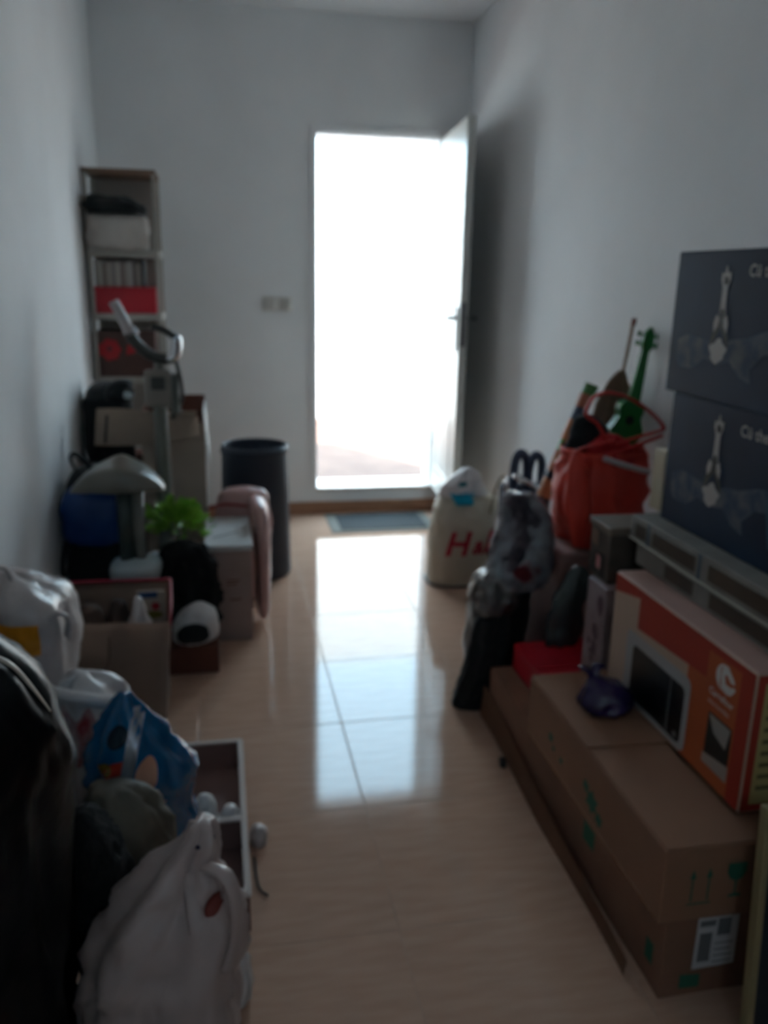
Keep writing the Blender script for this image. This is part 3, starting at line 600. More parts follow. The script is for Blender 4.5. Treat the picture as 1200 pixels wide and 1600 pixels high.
for i, c in enumerate(cols):
    w = .0195+rng.uniform(-.002, .003); h = .118+rng.uniform(-.012, .006)
    b_ = thing('book', '%s upright book from the left on the red storage box, %s' % (nth[i], hint[i]) if i not in (0, 11) else '%s upright %s book on the red storage box' % (nth[i], hint[i]), 'book', (x+w/2, 4.33, 1.338), 'books on the red storage box')
    obj('cover', box(B(), x, x+w-.001, 4.262, 4.40, 1.3385, 1.3385+h, bev=.0015), mat('book_%d' % i, c, .6), b_)
    obj('pages', box(B(), x+.002, x+w-.003, 4.266, 4.398, 1.337+h, 1.3395+h), m_white, b_)
    x += w
tagp(obj('white_tub', lathe(B(), [(.001, 0), (.024, 0), (.027, .004), (.030, .07), (.032, .072), (.032, .08), (.001, .082)], (-.30, 4.30, 1.5055), 24), m_white, loc=(-.30, 4.30, 1.5055), smooth=True), 'small white tub on the upper shelf right of the pillow', 'tub') if False else None
# picture box with a red flower
pbx = thing('picture_box', 'brown box printed with a red flower on a lower shelf', 'box', (-.47, 4.33, .916))
obj('body', box(B(), -.572, -.30, 4.255, 4.43, .9155, 1.135, bev=.003), mat('brown_print', (86, 54, 44), .5, var=.1), pbx)
rn = random.Random(2)
for k in range(7):
    a = k*2*pi/7; cx, cz = -.515+.028*cos(a), 1.045+.028*sin(a); bm = B()
    quad(bm, *[(cx+.026*cos(t)*(1 if abs(cos(a)) > .5 else .8), 4.2535-.0004*k, cz+.026*sin(t)*(1 if abs(sin(a)) > .5 else .8)) for t in [i*pi/6 for i in range(12)]]); obj('petal_print', bm, mat('flower_red', (186, 18, 26), .5), pbx)
bm = B(); quad(bm, *[(-.515+.012*cos(t), 4.2500, 1.05+.012*sin(t)) for t in [i*pi/5 for i in range(10)]]); obj('flower_centre', bm, m_inkdk, pbx)
bm = B(); quad(bm, (-.44, 4.253, 1.02), (-.40, 4.253, 1.03), (-.38, 4.253, 1.06), (-.43, 4.253, 1.07)); obj('petal_print', bm, mat('flower_red', (186, 18, 26), .5), pbx)
tagp(obj('clear_bottle', lathe(B(), [(.001, 0), (.028, 0), (.03, .01), (.03, .08), (.012, .1), (.012, .115), (.001, .115)], (-.272+0, 4.215, 1.216), 20), m_white, loc=(0, 0, 0), smooth=True), 'x', 'x') if False else None

# brown carton with black backpack on top
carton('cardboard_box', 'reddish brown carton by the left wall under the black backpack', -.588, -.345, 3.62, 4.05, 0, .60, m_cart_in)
bp = thing('backpack', 'black backpack with a shiny buckle on the reddish brown carton', 'backpack', (-.48, 3.83, .6))
obj('body', loft(B(), [(-.485, 3.83, .603, .09, .08), (-.485, 3.83, .615, .10, .10), (-.488, 3.83, .75, .103, .12), (-.488, 3.84, .86, .10, .11), (-.486, 3.85, .92, .075, .08), (-.485, 3.86, .94, .03, .03)], 28, 44, 2.9, .008, 9, 61), m_blackcloth, bp, smooth=True)
obj('front_pocket', loft(B(), [(-.45, 3.715, .64, .05, .02), (-.45, 3.71, .66, .06, .03), (-.45, 3.71, .78, .06, .035), (-.45, 3.72, .84, .045, .02)], 14, 28, 3, .004, 9, 62), m_blackcloth, bp, smooth=True)
obj('top_flap', loft(B(), [(-.43, 3.76, .87, .05, .04), (-.425, 3.76, .90, .062, .05), (-.42, 3.77, .945, .05, .045), (-.42, 3.77, .96, .02, .02)], 14, 28, 2.4, .008, 12, 63), m_blackcloth, bp, smooth=True)
obj('buckle', box(B(), -.405, -.372, 3.700, 3.712, .885, .912, bev=.005, seg=2), m_silver, bp, label='shiny silver buckle')
obj('strap', tube(B(), [(-.40, 3.74, .93), (-.388, 3.71, .90), (-.388, 3.71, .80), (-.395, 3.72, .70)], .009, seg=8, flat=.4), m_greyd, bp, smooth=True)
# dark backpack with the blue pouch
b2 = thing('backpack', 'black backpack with a blue front pouch on the floor by the left wall', 'backpack', (-.48, 3.2, 0))
obj('body', loft(B(), [(-.475, 3.22, 0, .10, .10), (-.475, 3.22, .015, .115, .115), (-.475, 3.22, .3, .118, .12), (-.475, 3.22, .55, .112, .115), (-.478, 3.23, .66, .09, .09), (-.48, 3.24, .70, .04, .04)], 30, 48, 3, .008, 8, 71), m_blackcloth, b2, smooth=True)
obj('blue_pouch', loft(B(), [(-.47, 3.09, .43, .06, .02), (-.47, 3.08, .46, .10, .035), (-.468, 3.075, .55, .115, .045), (-.468, 3.08, .62, .105, .04), (-.468, 3.10, .665, .05, .02)], 22, 40, 2.6, .008, 12, 72), mat('blue_nylon', (14, 58, 118), .45, bump=.3), b2, smooth=True, label='dark blue pouch')
obj('carry_loop', tube(B(), [(-.52, 3.2, .66), (-.55, 3.18, .73), (-.53, 3.16, .76), (-.49, 3.17, .72), (-.47, 3.19, .68)], .010, seg=8, flat=.5), m_blackcloth, b2, smooth=True)
obj('shoulder_strap', tube(B(), [(-.56, 3.12, .5), (-.578, 3.06, .42), (-.578, 3.0, .36), (-.56, 2.98, .36), (-.55, 3.02, .42), (-.53, 3.1, .46)], .008, seg=8, flat=.5), m_rubber, b2, smooth=True)

# tall open carton with flap
tc = thing('cardboard_box', 'tall open-topped carton with a wide flap folded towards the camera', 'box', (-.21, 3.8, 0))
x0, x1, y0, y1, zt, w = -.335, -.072, 3.64, 3.98, .835, .005
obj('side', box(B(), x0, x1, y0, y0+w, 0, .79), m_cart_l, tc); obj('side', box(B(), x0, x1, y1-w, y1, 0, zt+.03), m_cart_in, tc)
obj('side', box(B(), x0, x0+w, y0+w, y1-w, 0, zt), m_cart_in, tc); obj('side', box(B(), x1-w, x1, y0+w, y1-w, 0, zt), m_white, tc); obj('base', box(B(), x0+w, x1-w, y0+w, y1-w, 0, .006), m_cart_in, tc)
bm = B(); n_ = 10; A = []; C_ = []
for i in range(n_+1):
    t = i/n_; x = -.49+t*.395; A.append(bm.verts.new((x, 3.50+.10*t+.012*sin(5*t), .865-.028*t+.012*sin(4*t+1)))); C_.append(bm.verts.new((x-.01+.02*t, 3.44+.13*t, .735+.015*t-.018*sin(3*t))))
for i in range(n_): bm.faces.new((A[i], A[i+1], C_[i+1], C_[i]))
bmesh.ops.solidify(bm, geom=bm.faces[:], thickness=.004); fp_ = obj('flap', bm, m_cart_l, tc)
bm = B(); quad(bm, (-.455, 3.488, .85), (-.445, 3.488, .85), (-.452, 3.437, .745), (-.462, 3.437, .745), t=.003, n=(0, -1, .1)); obj('slot', bm, m_inkdk, tc)
bm = B(); quad(bm, (x1, y0, .79), (x1+.012, y0+.02, .60), (x1+.012, y1-.02, .60), (x1, y1, zt), t=.003, n=(1, 0, 0)); obj('flap', bm, m_white, tc)
bm = B(); quad(bm, (-.335, 3.64, .785), (-.11, 3.64, .785), (-.10, 3.585, .845), (-.335, 3.56, .85), t=.004, n=(0, 0, 1)); obj('flap', bm, m_cart_l, tc)

# exercise bike
eb = thing('exercise_bike', 'grey exercise bike with a broad saddle among the bags on the left', 'exercise bike', (-.32, 3.15, 0))
def tb_(name, pts, r, m, **k): return obj(name, tube(B(), pts, r, **k), m, eb, smooth=True)
tb_('stabilizer', [(-.40, 2.88, .03), (-.24, 2.88, .03)], .022, m_grey, smoothp=False); tb_('stabilizer', [(-.36, 3.46, .03), (-.16, 3.46, .03)], .022, m_grey, smoothp=False)
tb_('frame_beam', [(-.33, 2.88, .045), (-.325, 2.95, .25), (-.30, 3.1, .30), (-.27, 3.3, .30), (-.25, 3.44, .05)], .025, m_silver)
obj('housing', loft(B(), [(-.325, 3.02, .27, .045, .08), (-.325, 3.00, .32, .08, .09), (-.32, 2.98, .375, .092, .10), (-.315, 2.97, .405, .08, .08), (-.31, 2.965, .42, .035, .035)], 18, 40, 2.6, .001, 5, 1), m_silver, eb, smooth=True, label='pale blue-grey plastic housing')
tb_('seat_post', [(-.343, 2.96, .40), (-.343, 2.96, .70)], .028, mat('post_green_grey', (60, 70, 66), .35), smoothp=False, seg=16)
tb_('seat_post_rail', [(-.298, 2.955, .40), (-.298, 2.955, .68)], .020, m_grey, smoothp=False, seg=12)
bm = B(); NS = 22; rings = []
for i in range(NS+1):
    t = i/NS; yy = 2.84+.27*t; wd = .158*math.sqrt(max(0, 1-((t-.22)/.80)**2)) if t > .22 else .158*math.sqrt(max(.0, 1-((.22-t)/.23)**2)); wd = max(wd*(1-.25*max(0, t-.5)), .006)
    if t > .55: wd = max(wd, .026*(1-max(0, (t-.93)/.07)*.8))
    ring = []
    for j in range(28):
        th = 2*pi*j/28; c, s = cos(th), sin(th); xx = c*wd
        top = .066*(.35+.65*min(1, wd/.13))*(max(0, 1-abs(c)**2.4))**.8+.016*math.exp(-(c*wd/.035)**2)*t; z = .700-.022*abs(xx/.158)**2+(top if s > 0 else -.016*(1-abs(c)**3))
        ring.append(bm.verts.new((-.355+xx, yy, z+.012*t)))
    rings.append(ring)
for A, C_ in zip(rings, rings[1:]):
    for j in range(28): bm.faces.new((A[j], A[(j+1) % 28], C_[(j+1) % 28], C_[j]))
bm.faces.new(rings[0]); bm.faces.new(rings[-1])
obj('saddle', bm, mat('saddle_grey', (112, 108, 98), .3, var=.04), eb, smooth=True)
tb_('column', [(-.25, 3.42, .05), (-.235, 3.42, .5), (-.235, 3.40, .9), (-.225, 3.36, 1.08)], [.032, .032, .026, .022], m_grey)
con_ = obj('console', box(B(), -.285, -.185, 3.335, 3.365, .90, 1.045, bev=.012, seg=3), mat('console_grey', (128, 120, 112), .4), eb)
obj('console_screen', box(B(), -.262, -.208, 3.330, 3.337, .97, 1.02, bev=.003), m_greyd, con_)
tb_('handlebar', [(-.375, 3.30, 1.30), (-.345, 3.31, 1.235), (-.325, 3.32, 1.18)], .019, mat('grip_white', (178, 168, 166), .35))
tb_('handlebar_grip', [(-.33, 3.32, 1.19), (-.305, 3.33, 1.145), (-.25, 3.34, 1.10), (-.19, 3.34, 1.085)], .021, m_greyd)
tb_('handlebar', [(-.325, 3.32, 1.185), (-.30, 3.32, 1.20)], .017, m_chrome, smoothp=False)
tb_('handlebar', [(-.195, 3.34, 1.085), (-.165, 3.33, 1.10), (-.155, 3.32, 1.15), (-.16, 3.32, 1.17)], .020, m_chrome)
tb_('handlebar_grip', [(-.16, 3.32, 1.17), (-.20, 3.31, 1.198), (-.245, 3.31, 1.212)], .014, m_greyd)
tb_('brake_cable', [(-.165, 3.34, 1.09), (-.148, 3.35, 1.0), (-.15, 3.37, .92), (-.19, 3.40, .85)], .008, m_greyd)
obj('side_panel', box(B(), -.195, -.155, 3.36, 3.38, .87, 1.03, bev=.008, seg=2), m_grey, eb)
for s in (-1, 1):
    tb_('crank', [(-.295, 3.2, .28), (-.295+s*.055, 3.2, .28), (-.295+s*.06, 3.2+s*.08, .28-s*.1)], .008, m_chrome, smoothp=False)
    obj('pedal', box(B(), min(-.235, -.27) if s > 0 else -.375, -.215 if s > 0 else -.335, 3.2+s*.08-.04, 3.2+s*.08+.04, .27-s*.1, .29-s*.1, bev=.004), m_rubber, eb)

# white box, pink bag, bin
wb = carton('white_box', 'white-lidded pale box on the floor beside the pink bag', -.075, .1, 3.125, 3.52, 0, .385, mat('pale_card', (158, 134, 126), .7, var=.05), seam=False)
obj('lid', box(B(), -.08, .104, 3.12, 3.525, .375, .398, bev=.002), m_white, wb)
bm = B(); quad(bm, (-.05, 3.22, .3985), (.06, 3.30, .3985), (.06, 3.31, .3985), (-.05, 3.23, .3985)); obj('pen_line', bm, m_inkdk, wb)
for z, a, b_ in ((.25, 0, .05), (.235, .0, .04), (.17, .01, .055)): obj('print', quad(B(), (a, 3.1243, z), (b_, 3.1243, z), (b_, 3.1243, z+.006), (a, 3.1243, z+.006)), m_cart_in, wb)
pk = thing('pink_bag', 'pale pink plastic bag slumped behind the white-lidded box', 'bag', (.1, 3.6, 0))
m_pk = mat('pink_film', (190, 148, 142), .35, bump=.4, bscale=16)
obj('sack', loft(B(), [(.06, 3.62, 0, .10, .05), (.06, 3.62, .02, .12, .065), (.07, 3.61, .25, .125, .07), (.08, 3.605, .42, .12, .065), (.085, 3.60, .49, .09, .05), (.09, 3.6, .51, .03, .03)], 24, 44, 2.5, .012, 9, 81), m_pk, pk, smooth=True)
obj('side_fold', loft(B(), [(.146, 3.30, .03, .015, .05), (.150, 3.32, .08, .028, .08), (.152, 3.36, .25, .032, .12), (.150, 3.40, .42, .035, .12), (.140, 3.42, .49, .034, .09), (.13, 3.44, .51, .01, .03)], 22, 32, 2.4, .009, 11, 82), m_pk, pk, smooth=True)
obj('red_trim', tube(B(), [(-.07, 3.545, .43), (0, 3.54, .45), (.10, 3.535, .44)], .006, seg=6), mat('trim_red', (150, 30, 36), .5), pk, smooth=True)
bn = thing('waste_bin', 'tall round navy waste bin on the floor left of the doorway', 'bin', (.15, 3.93, 0))
bm = lathe(B(), [(.001, .0), (.160, .0), (.166, .01), (.164, .1), (.155, .61), (.157, .625), (.155, .636), (.148, .636), (.146, .62), (.154, .03), (.001, .03)], (.15, 3.93, 0), 56)
obj('body', bm, m_bin, bn, smooth=True)
bm = lathe(B(), [(.1565, .595), (.160, .6), (.161, .618), (.158, .632), (.1565, .625)], (.15, 3.93, 0), 56); bm.faces.ensure_lookup_table()
bmesh.ops.delete(bm, geom=[f_ for f_ in bm.faces if len(f_.verts) > 4], context='FACES_ONLY'); obj('rim', bm, m_bin, bn, smooth=True)

# green leafy plant
gpn = thing('leafy_plant', 'bright green leafy artificial plant on the black fleece bundle', 'plant', (-.19, 3.06, .45))
m_leaf = mat('lime_leaf', (150, 196, 70), .5, rgb2=(104, 160, 44), vscale=20)
rn = random.Random(12); bm = B()
for k in range(230):
    a = rn.uniform(0, 2*pi); el = rn.uniform(-.2, 1.5); r = rn.uniform(.03, 1)**.6
    c = Vector((-.175+.115*r*cos(a)*cos(el), 3.085+.06*r*sin(a)*cos(el), .49+.09*r*sin(el)))
    d = Vector((cos(a)*cos(el), sin(a)*cos(el), sin(el)+rn.uniform(-.4, .4))).normalized(); s_ = d.cross(Vector((rn.uniform(-1, 1), rn.uniform(-1, 1), 1))).normalized(); n2 = d.cross(s_); L_ = rn.uniform(.025, .05); w_2 = L_*.36
    P_ = [c, c+d*L_*.35+s_*w_2+n2*.004, c+d*L_*.75+s_*w_2*.8, c+d*L_-n2*.006, c+d*L_*.75-s_*w_2*.8, c+d*L_*.35-s_*w_2+n2*.004]
    vs_ = [bm.verts.new(p) for p in P_]; bm.faces.new((vs_[0], vs_[1], vs_[2], vs_[3])); bm.faces.new((vs_[0], vs_[3], vs_[4], vs_[5]))
fo = obj('foliage', bm, m_leaf, gpn); fo['kind'] = 'stuff'
obj('stem', tube(B(), [(-.17, 3.09, .44), (-.175, 3.09, .50), (-.18, 3.09, .55)], .006, seg=8), mat('stem_green', (70, 96, 40), .6), gpn, smooth=True)

# low carton, fleece bundle, white bag
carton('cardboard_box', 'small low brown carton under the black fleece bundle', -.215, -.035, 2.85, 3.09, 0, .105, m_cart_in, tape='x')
tagp(obj('fleece_bundle', loft(B(), [(-.13, 3.03, .107, .07, .045), (-.13, 3.03, .12, .095, .055), (-.135, 3.03, .22, .115, .06), (-.145, 3.03, .34, .11, .065), (-.15, 3.03, .42, .085, .055), (-.15, 3.03, .455, .03, .02)], 40, 72, 2.2, .022, 22, 91), m_fur, loc=(-.13, 3.03, .107), smooth=True), 'black furry fleece bundle piled on the small low carton', 'fleece')
wg = thing('white_plastic_bag', 'white plastic bag round a dark item in front of the black fleece', 'bag', (-.12, 2.9, .105))
obj('sack', loft(B(), [(-.12, 2.895, .1065, .06, .03), (-.12, 2.895, .12, .075, .042), (-.115, 2.90, .17, .078, .05), (-.105, 2.91, .22, .06, .04), (-.10, 2.915, .25, .02, .015)], 22, 40, 2.3, .010, 16, 92), m_pearl, wg, smooth=True)
obj('dark_item', loft(B(), [(-.13, 2.845, .125, .04, .012), (-.125, 2.84, .15, .06, .02), (-.12, 2.845, .185, .045, .014), (-.12, 2.85, .195, .01, .006)], 12, 28, 2.2, .004, 20, 93), m_blackcloth, wg, smooth=True, label='dark cloth item')

# paper shopping bag
pg = thing('paper_bag', 'large beige paper carrier bag with a red rim, left side', 'bag', (-.35, 2.58, 0))
m_pap = mat('beige_paper', (172, 146, 130), .7, bump=.15, bscale=8, var=.04, vscale=3); m_rim = mat('crimson_rim', (150, 22, 48), .6)
def sheet(P00, P10, P11, P01, nu=14, nv=14, amp=.006, seed=1, th=.0015):
    bm = B(); V = [Vector(p) for p in (P00, P10, P11, P01)]; G = []
    nn = (V[1]-V[0]).cross(V[3]-V[0]).normalized()
    for j in range(nv+1):
        row = []
        for i in range(nu+1):
            u, v = i/nu, j/nv; p = V[0]*(1-u)*(1-v)+V[1]*u*(1-v)+V[2]*u*v+V[3]*(1-u)*v
            e_ = min(1, 4*min(u, 1-u)); p = p+nn*amp*noise.noise(p*11+Vector((seed, 0, 0)))*e_*2; row.append(bm.verts.new(p))
        G.append(row)
    for j in range(nv):
        for i in range(nu): bm.faces.new((G[j][i], G[j][i+1], G[j+1][i+1], G[j+1][i]))
    bmesh.ops.solidify(bm, geom=bm.faces[:], thickness=th); return bm
fa, fb_, fc, fd = (-.52, 2.45, 0), (-.205, 2.43, 0), (-.172, 2.42, .388), (-.535, 2.44, .392)
ba, bb, bc, bd = (-.52, 2.70, 0), (-.215, 2.70, 0), (-.185, 2.745, .405), (-.545, 2.76, .405)
obj('side', sheet(fa, fb_, fc, fd, amp=.009, seed=1), m_pap, pg, smooth=True); obj('side', sheet(ba, bb, bc, bd, amp=.005, seed=2), m_pap, pg, smooth=True)
obj('side', sheet(fb_, bb, bc, fc, amp=.006, seed=3), m_pap, pg, smooth=True); obj('side', sheet(fa, ba, bd, fd, amp=.004, seed=4), m_pap, pg, smooth=True)
bm = B(); quad(bm, (-.519, 2.452, .003), (-.207, 2.432, .003), (-.217, 2.698, .003), (-.519, 2.698, .003)); obj('base', bm, m_pap, pg)
obj('rim', tube(B(), [(-.54, 2.757, .408), (-.36, 2.75, .408), (-.187, 2.742, .408)], .006, seg=6, flat=1), m_rim, pg, smooth=True, label='crimson rim')
obj('rim', tube(B(), [(-.187, 2.742, .408), (-.178, 2.60, .40), (-.174, 2.50, .393), (-.176, 2.45, .36)], .005, seg=6), m_rim, pg, smooth=True)
obj('string_handle', tube(B(), [(-.47, 2.432, .36), (-.47, 2.42, .27), (-.42, 2.415, .235), (-.36, 2.415, .26), (-.35, 2.425, .35)], .004, seg=6), mat('cord_brown', (120, 96, 84), .7), pg, smooth=True)
def lump(label, cat, name, m, cx, cy_, z0, rx, ry, h, seed, amp=.012, top=.35):
    o = obj(name, loft(B(), [(cx, cy_, z0, rx*.7, ry*.7), (cx, cy_, z0+.02*h, rx*.9, ry*.9), (cx, cy_, z0+.4*h, rx, ry), (cx, cy_, z0+.75*h, rx*.8, ry*.8), (cx, cy_, z0+h, rx*top, ry*top)], 20, 36, 2.3, amp, 15, seed), m, loc=(cx, cy_, z0), smooth=True)
    return tagp(o, label, cat)
lump('brown paper bundle in the left half of the beige carrier bag', 'bundle', 'paper_bundle', mat('brown_paper', (92, 70, 58), .8, var=.1), -.43, 2.6, .01, .075, .08, .37, 101)
lump('dark brown bundle in the middle of the beige carrier bag', 'bundle', 'cloth_bundle', mat('umber_cloth', (66, 50, 44), .9, var=.1), -.345, 2.64, .01, .055, .06, .37, 102)
lump('pale plastic-wrapped bundle peaking in the beige carrier bag', 'bundle', 'plastic_bundle', m_pearl2, -.272, 2.53, .01, .05, .055, .42, 103, top=.2)
bk = thing('magazine', 'magazine with blue, red and olive cover in the beige carrier bag', 'magazine', (-.22, 2.66, .01))
obj('cover', box(B(), -.275, -.225, 2.60, 2.70, .01, .40, bev=.002) if False else box(B(), -.29, -.20, 2.665, 2.675, .01, .398, bev=.002), m_cart_l, bk)
bm = B(); quad(bm, (-.285, 2.6635, .375), (-.225, 2.6635, .375), (-.225, 2.6635, .395), (-.285, 2.6635, .395)); obj('blue_print', bm, mat('mag_blue', (36, 70, 120), .5), bk)
bm = B(); quad(bm, *[(-.232+.014*cos(a), 2.6633, .345+.014*sin(a)) for a in [i*pi/6 for i in range(12)]]); obj('red_print', bm, mat('mag_red', (170, 30, 40), .5), bk)
bm = B(); quad(bm, *[(-.24+.03*cos(a), 2.6634, .315+.014*sin(a)) for a in [i*pi/6 for i in range(12)]]); obj('olive_print', bm, mat('mag_olive', (104, 96, 30), .5), bk)

# white plastic bags at left edge
def plasticbag(name, label, cat, secs, m, seed, amp=.014, k=10, folds=4, ears=None, e=2.3, nz=34, nth=60):
    t = thing(name, label, cat, (secs[0][0], secs[0][1], secs[0][2]))
    bm = loft(B(), secs, nz, nth, e, amp, k, seed, folds=folds, zmin=secs[0][2]); tr = surf(bm)
    obj('sack', bm, m, t, smooth=True)
    for pts, r in (ears or []): obj('handle', tube(B(), pts, r, seg=8, flat=.45), m, t, smooth=True)
    return t, tr
t, tr = plasticbag('white_plastic_bag', 'tall white plastic bag with an orange label at the left edge', 'bag',
    [(-.495, 2.06, 0, .07, .13), (-.495, 2.06, .02, .085, .16), (-.495, 2.05, .28, .09, .17), (-.48, 2.04, .48, .108, .16), (-.482, 2.03, .62, .10, .145), (-.50, 2.0, .69, .06, .08), (-.51, 1.99, .72, .02, .02)], m_pearl2, 111,
    ears=[([(-.42, 1.92, .60), (-.39, 1.90, .64), (-.365, 1.91, .625), (-.375, 1.93, .57)], .012), ([(-.53, 1.95, .66), (-.53, 1.94, .73), (-.50, 1.95, .74), (-.49, 1.96, .69)], .013)])
bm = B(); bmesh.ops.create_grid(bm, x_segments=10, y_segments=8, size=.5)
for v in bm.verts:
    v.co = Vector((-.478+v.co.x*.105, 0, .585+v.co.y*.075)); h = tr.ray_cast(Vector((v.co.x, 1.0, v.co.z)), Vector((0, 1, 0))); v.co.y = (h[0].y if h[0] else 1.9)-.004
obj('orange_label', bm, mat('orange_label', (226, 146, 20), .5), t, label='orange printed label')
t, tr = plasticbag('white_plastic_bag', 'white plastic bag with a red print behind the blue glossy bag', 'bag',
    [(-.315, 1.96, 0, .06, .08), (-.315, 1.96, .02, .075, .09), (-.315, 1.95, .22, .08, .10), (-.325, 1.945, .38, .082, .09), (-.345, 1.945, .44, .07, .06), (-.35, 1.94, .47, .02, .02)], m_pearl, 112)
bm = B(); bmesh.ops.create_grid(bm, x_segments=10, y_segments=10, size=.5)
for v in bm.verts:
    u, w_3 = v.co.x, v.co.y; v.co = Vector((-.345+u*.11*(1-.3*w_3), 0, .335+w_3*.12+.02*sin(u*9))); h = tr.ray_cast(Vector((v.co.x, 1.0, v.co.z)), Vector((0, 1, 0))); v.co.y = (h[0].y if h[0] else 1.86)-.004
obj('red_print', bm, mat('mottled_red', (150, 34, 38), .5, rgb2=(196, 180, 178), vscale=22), t)
obj('rolled_rim', tube(B(), [(-.44, 1.90, .455), (-.38, 1.865, .45), (-.31, 1.86, .435), (-.25, 1.875, .415)], .016, seg=8), m_pearl, t, smooth=True)

# blue glossy bag
t, tr = plasticbag('blue_plastic_bag', 'glossy blue plastic bag with red and silver print inside the shallow tray', 'bag',
    [(-.15, 1.69, .012, .03, .04), (-.15, 1.69, .06, .04, .05), (-.155, 1.68, .16, .065, .06), (-.185, 1.67, .28, .10, .075), (-.190, 1.655, .37, .112, .08), (-.205, 1.64, .45, .075, .05), (-.215, 1.635, .52, .040, .026), (-.215, 1.635, .565, .012, .008)],
    mat('blue_gloss_film', (10, 92, 138), .16, bump=.5, bscale=14, spec=.8), 121, amp=.016, k=11, folds=3)
def patch(name, m, t, tr, cx, cz, w, h, n=10, fn=None, y0=1.0, off=.004, nx=None):
    bm = B(); bmesh.ops.create_grid(bm, x_segments=nx or n, y_segments=n, size=.5)
    dead = []
    for v in bm.verts:
        u, w_ = v.co.x, v.co.y; x, z = (cx+u*w, cz+w_*h) if not fn else fn(u, w_)
        hh = tr.ray_cast(Vector((x, y0, z)), Vector((0, 1, 0))); 
        if hh[0] is None: dead.append(v); continue
        v.co = Vector((x, hh[0].y-off, z))
    if dead: bmesh.ops.delete(bm, geom=dead, context='VERTS')
    return obj(name, bm, m, t, smooth=True)
disc = lambda cx, cz, rx, rz, sl=0: (lambda u, w: (cx+rx*2*u*math.sqrt(max(0, 1-2*w*w))+sl*w, cz+rz*2*w*math.sqrt(max(0, 1-2*u*u))))
m_bprint = mat('brown_red_print', (164, 52, 34), .2, spec=.8, bump=.4); m_sprint = mat('silver_print', (190, 200, 214), .15, metal=.7, bump=.5, bscale=20)
patch('red_print', m_bprint, t, tr, 0, 0, 0, 0, fn=disc(-.232, .425, .030, .020, .03)); patch('skin_print', mat('skin_print', (190, 140, 116), .2), t, tr, 0, 0, 0, 0, fn=disc(-.175, .405, .022, .032, .0), off=.005)
patch('silver_print', m_sprint, t, tr, 0, 0, 0, 0, fn=lambda u, w: (-.203+u*.026+w*.035, .455+w*.16), off=.006)
patch('dark_print', mat('print_dark', (24, 40, 52), .2), t, tr, 0, 0, 0, 0, fn=disc(-.228, .49, .020, .022, .01)); patch('ochre_print', mat('print_ochre', (120, 92, 30), .2), t, tr, 0, 0, 0, 0, fn=disc(-.258, .425, .014, .014), off=.005)
patch('skin_print', mat('skin_print', (190, 140, 116), .2), t, tr, 0, 0, 0, 0, fn=disc(-.17, .33, .028, .008, .02), off=.005)

# shallow tray with divider
ty = thing('shallow_tray', 'shallow pinkish tray with a white rim on the floor in the aisle', 'tray', (-.08, 1.9, 0))
m_ti = mat('tray_inside', (128, 96, 88), .6, var=.05); m_to = mat('tray_rim', (196, 182, 174), .5)
tx0, tx1, ty0, ty1, tz = -.195, .028, 1.56, 2.215, .095
obj('base', box(B(), tx0, tx1, ty0, ty1, 0, .008), m_ti, ty)
for a in ((tx0, tx0+.008, ty0, ty1), (tx1-.008, tx1, ty0, ty1)): obj('side', box(B(), *a, .008, tz-.008), m_ti, ty)
for a in ((tx0+.008, tx1-.008, ty0, ty0+.008), (tx0+.008, tx1-.008, ty1-.008, ty1), (tx0+.008, tx1-.008, 1.835, 1.843)): obj('side', box(B(), *a, .008, tz-.008), m_ti, ty)
bm = B(); box(bm, tx0-.003, tx0+.012, ty0, ty1, tz-.008, tz, bev=.003); box(bm, tx1-.013, tx1+.003, ty0, ty1, tz-.008, tz, bev=.003); box(bm, tx0, tx1, ty0-.003, ty0+.011, tz-.008, tz, bev=.003); box(bm, tx0, tx1, ty1-.013, ty1+.003, tz-.008, tz, bev=.003); box(bm, tx0+.01, tx1-.01, 1.83, 1.85, tz-.008, tz, bev=.003)
obj('rim', bm, m_to, ty, label='pale rim')
tagp(lump('crumpled white tissue in the tray beside the blue glossy bag', 'tissue', 'crumpled_tissue', mat('tissue', (212, 210, 208), .85, bump=.5), -.075, 1.93, .009, .035, .035, .10, 131, amp=.02), None)
lump('crumpled white plastic scrap on the tray divider at its right rim', 'scrap', 'plastic_scrap', m_pearl, -.012, 1.875, .009, .028, .026, .098, 132, amp=.02)
lump('small greyish scrap on the floor just right of the tray', 'scrap', 'plastic_scrap', m_pearl2, .058, 1.865, 0, .022, .03, .045, 133, amp=.012)
tagp(obj('thin_cable', tube(B(), [(.045, 1.80, .004), (.048, 1.72, .004), (.055, 1.68, .004), (.07, 1.66, .004)], .003, seg=6), m_rubber, loc=(.05, 1.72, 0), smooth=True), 'short thin dark cable on the floor along the tray', 'cable')
# clear bottle standing in the tray
bt = thing('water_bottle', 'clear plastic bottle standing in the near end of the tray', 'bottle', (-.068, 1.62, .0085))
bp_ = [(.001, 0), (.026, 0), (.031, .008), (.031, .05), (.029, .055), (.031, .06), (.031, .12), (.029, .125), (.031, .13), (.030, .18), (.022, .215), (.013, .235), (.012, .25)]
obj('bottle_body', lathe(B(), bp_, (-.062, 1.60, .0085), 28), mat('clear_pet', (215, 220, 225), .08, alpha=.4, spec=1), bt, smooth=True)
obj('cap', lathe(B(), [(.001, .248), (.015, .248), (.015, .266), (.001, .268)], (-.062, 1.60, .0085), 20), m_white, bt, smooth=True)

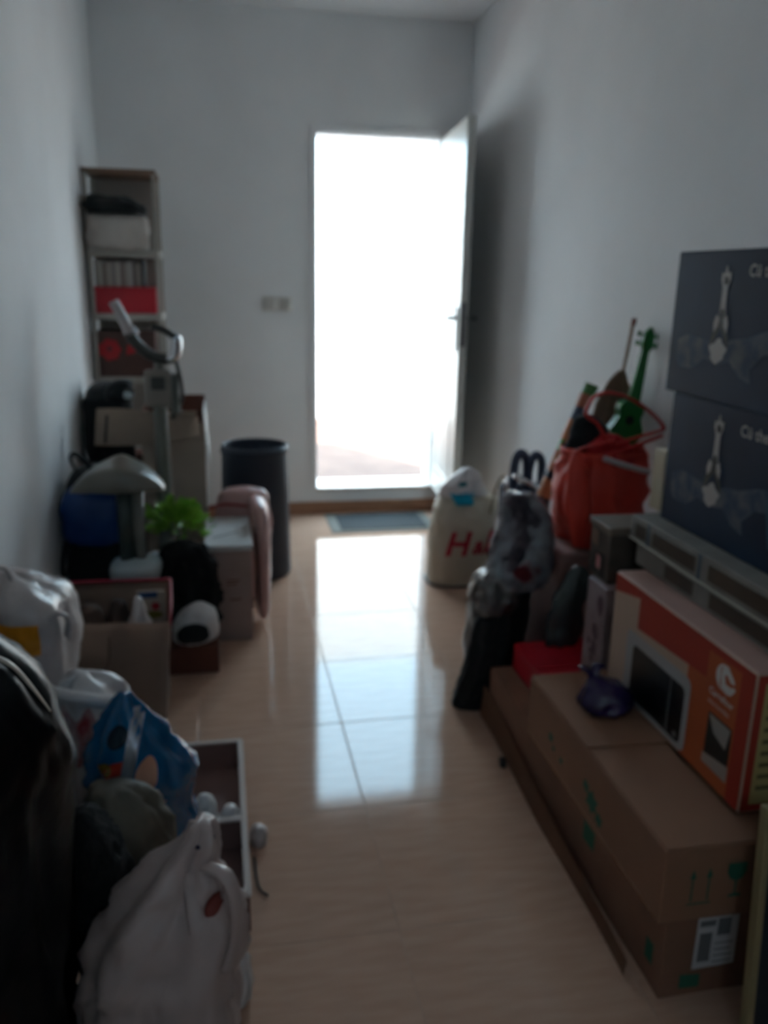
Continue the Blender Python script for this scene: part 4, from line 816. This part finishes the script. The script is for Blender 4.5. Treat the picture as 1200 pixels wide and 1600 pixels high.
# olive bag, foreground white bag, black bags
plasticbag('olive_grey_bag', 'matt olive grey bag between the black sack and the blue bag', 'bag',
    [(-.225, 1.47, 0, .055, .05), (-.225, 1.47, .02, .07, .065), (-.22, 1.47, .2, .085, .07), (-.205, 1.47, .33, .09, .068), (-.215, 1.47, .40, .07, .055), (-.24, 1.48, .45, .03, .03)], mat('olive_grey_cloth', (88, 82, 70), .6, bump=.4, bscale=12, var=.1), 141, amp=.012, folds=3)
t, tr = plasticbag('white_plastic_bag', 'large white plastic carrier bag nearest the camera', 'bag',
    [(-.14, 1.21, 0, .10, .10), (-.14, 1.21, .02, .125, .125), (-.135, 1.21, .15, .135, .13), (-.128, 1.21, .28, .128, .12), (-.108, 1.215, .38, .098, .09), (-.078, 1.22, .45, .055, .055), (-.06, 1.225, .50, .025, .03), (-.055, 1.23, .525, .015, .018)],
    mat('carrier_white', (186, 166, 160), .35, bump=.5, bscale=11, var=.05, vscale=5), 151, amp=.019, k=11, folds=5, nz=44, nth=80,
    ears=[([(-.05, 1.19, .47), (-.015, 1.16, .47), (.0, 1.15, .42), (-.005, 1.15, .36), (-.02, 1.135, .31)], .014), ([(-.075, 1.19, .46), (-.065, 1.14, .41), (-.055, 1.12, .35), (-.045, 1.12, .31)], .014)])
patch('red_item', mat('russet', (120, 44, 30), .6), t, tr, 0, 0, 0, 0, fn=disc(-.035, .425, .016, .015, .01), y0=.9)
obj('knot_band', tube(B(), [(-.058+.022*cos(a), 1.225+.025*sin(a), .50) for a in [i*pi/6 for i in range(13)]], .004, seg=6, smoothp=False), mat('dark_violet', (40, 30, 60), .5), t, smooth=True, label='dark violet tie')
lump('small crumpled white bag on the floor behind the nearest carrier bag', 'bag', 'white_plastic_bag', m_pearl, -.005, 1.385, 0, .03, .035, .13, 152, amp=.014)

plasticbag('black_sack', 'huge glossy black refuse sack filling the near left corner', 'sack',
    [(-.43, 1.24, 0, .12, .18), (-.43, 1.24, .03, .145, .22), (-.43, 1.24, .35, .15, .24), (-.425, 1.22, .6, .155, .22), (-.425, 1.21, .74, .145, .18), (-.44, 1.20, .84, .115, .13), (-.455, 1.20, .93, .065, .08), (-.465, 1.20, .98, .02, .03)], m_black, 161, amp=.016, k=6, folds=3, nz=50, nth=90)
tagp(obj('glint_strip', tube(B(), [(-.315, 1.03, .95), (-.275, 1.035, .925), (-.255, 1.045, .89), (-.235, 1.06, .84)], [.003, .007, .007, .003], seg=8, flat=.3), mat('strip_pale', (196, 184, 168), .4), loc=(-.3, 1.08, .75), smooth=True), 'pale strip standing in for the glint on the shoulder of the black sack', 'strip')  # sack highlight modelled as a pale solid strip
tagp(obj('black_coat', loft(B(), [(-.245, 1.36, 0, .03, .05), (-.245, 1.36, .03, .04, .07), (-.245, 1.355, .2, .045, .075), (-.245, 1.35, .36, .05, .07), (-.25, 1.35, .45, .035, .05), (-.26, 1.35, .49, .01, .02)], 44, 64, 2.2, .014, 18, 171), m_fur, loc=(-.25, 1.28, 0), smooth=True), 'black furry coat bundled between the black sack and white carrier bag', 'coat')
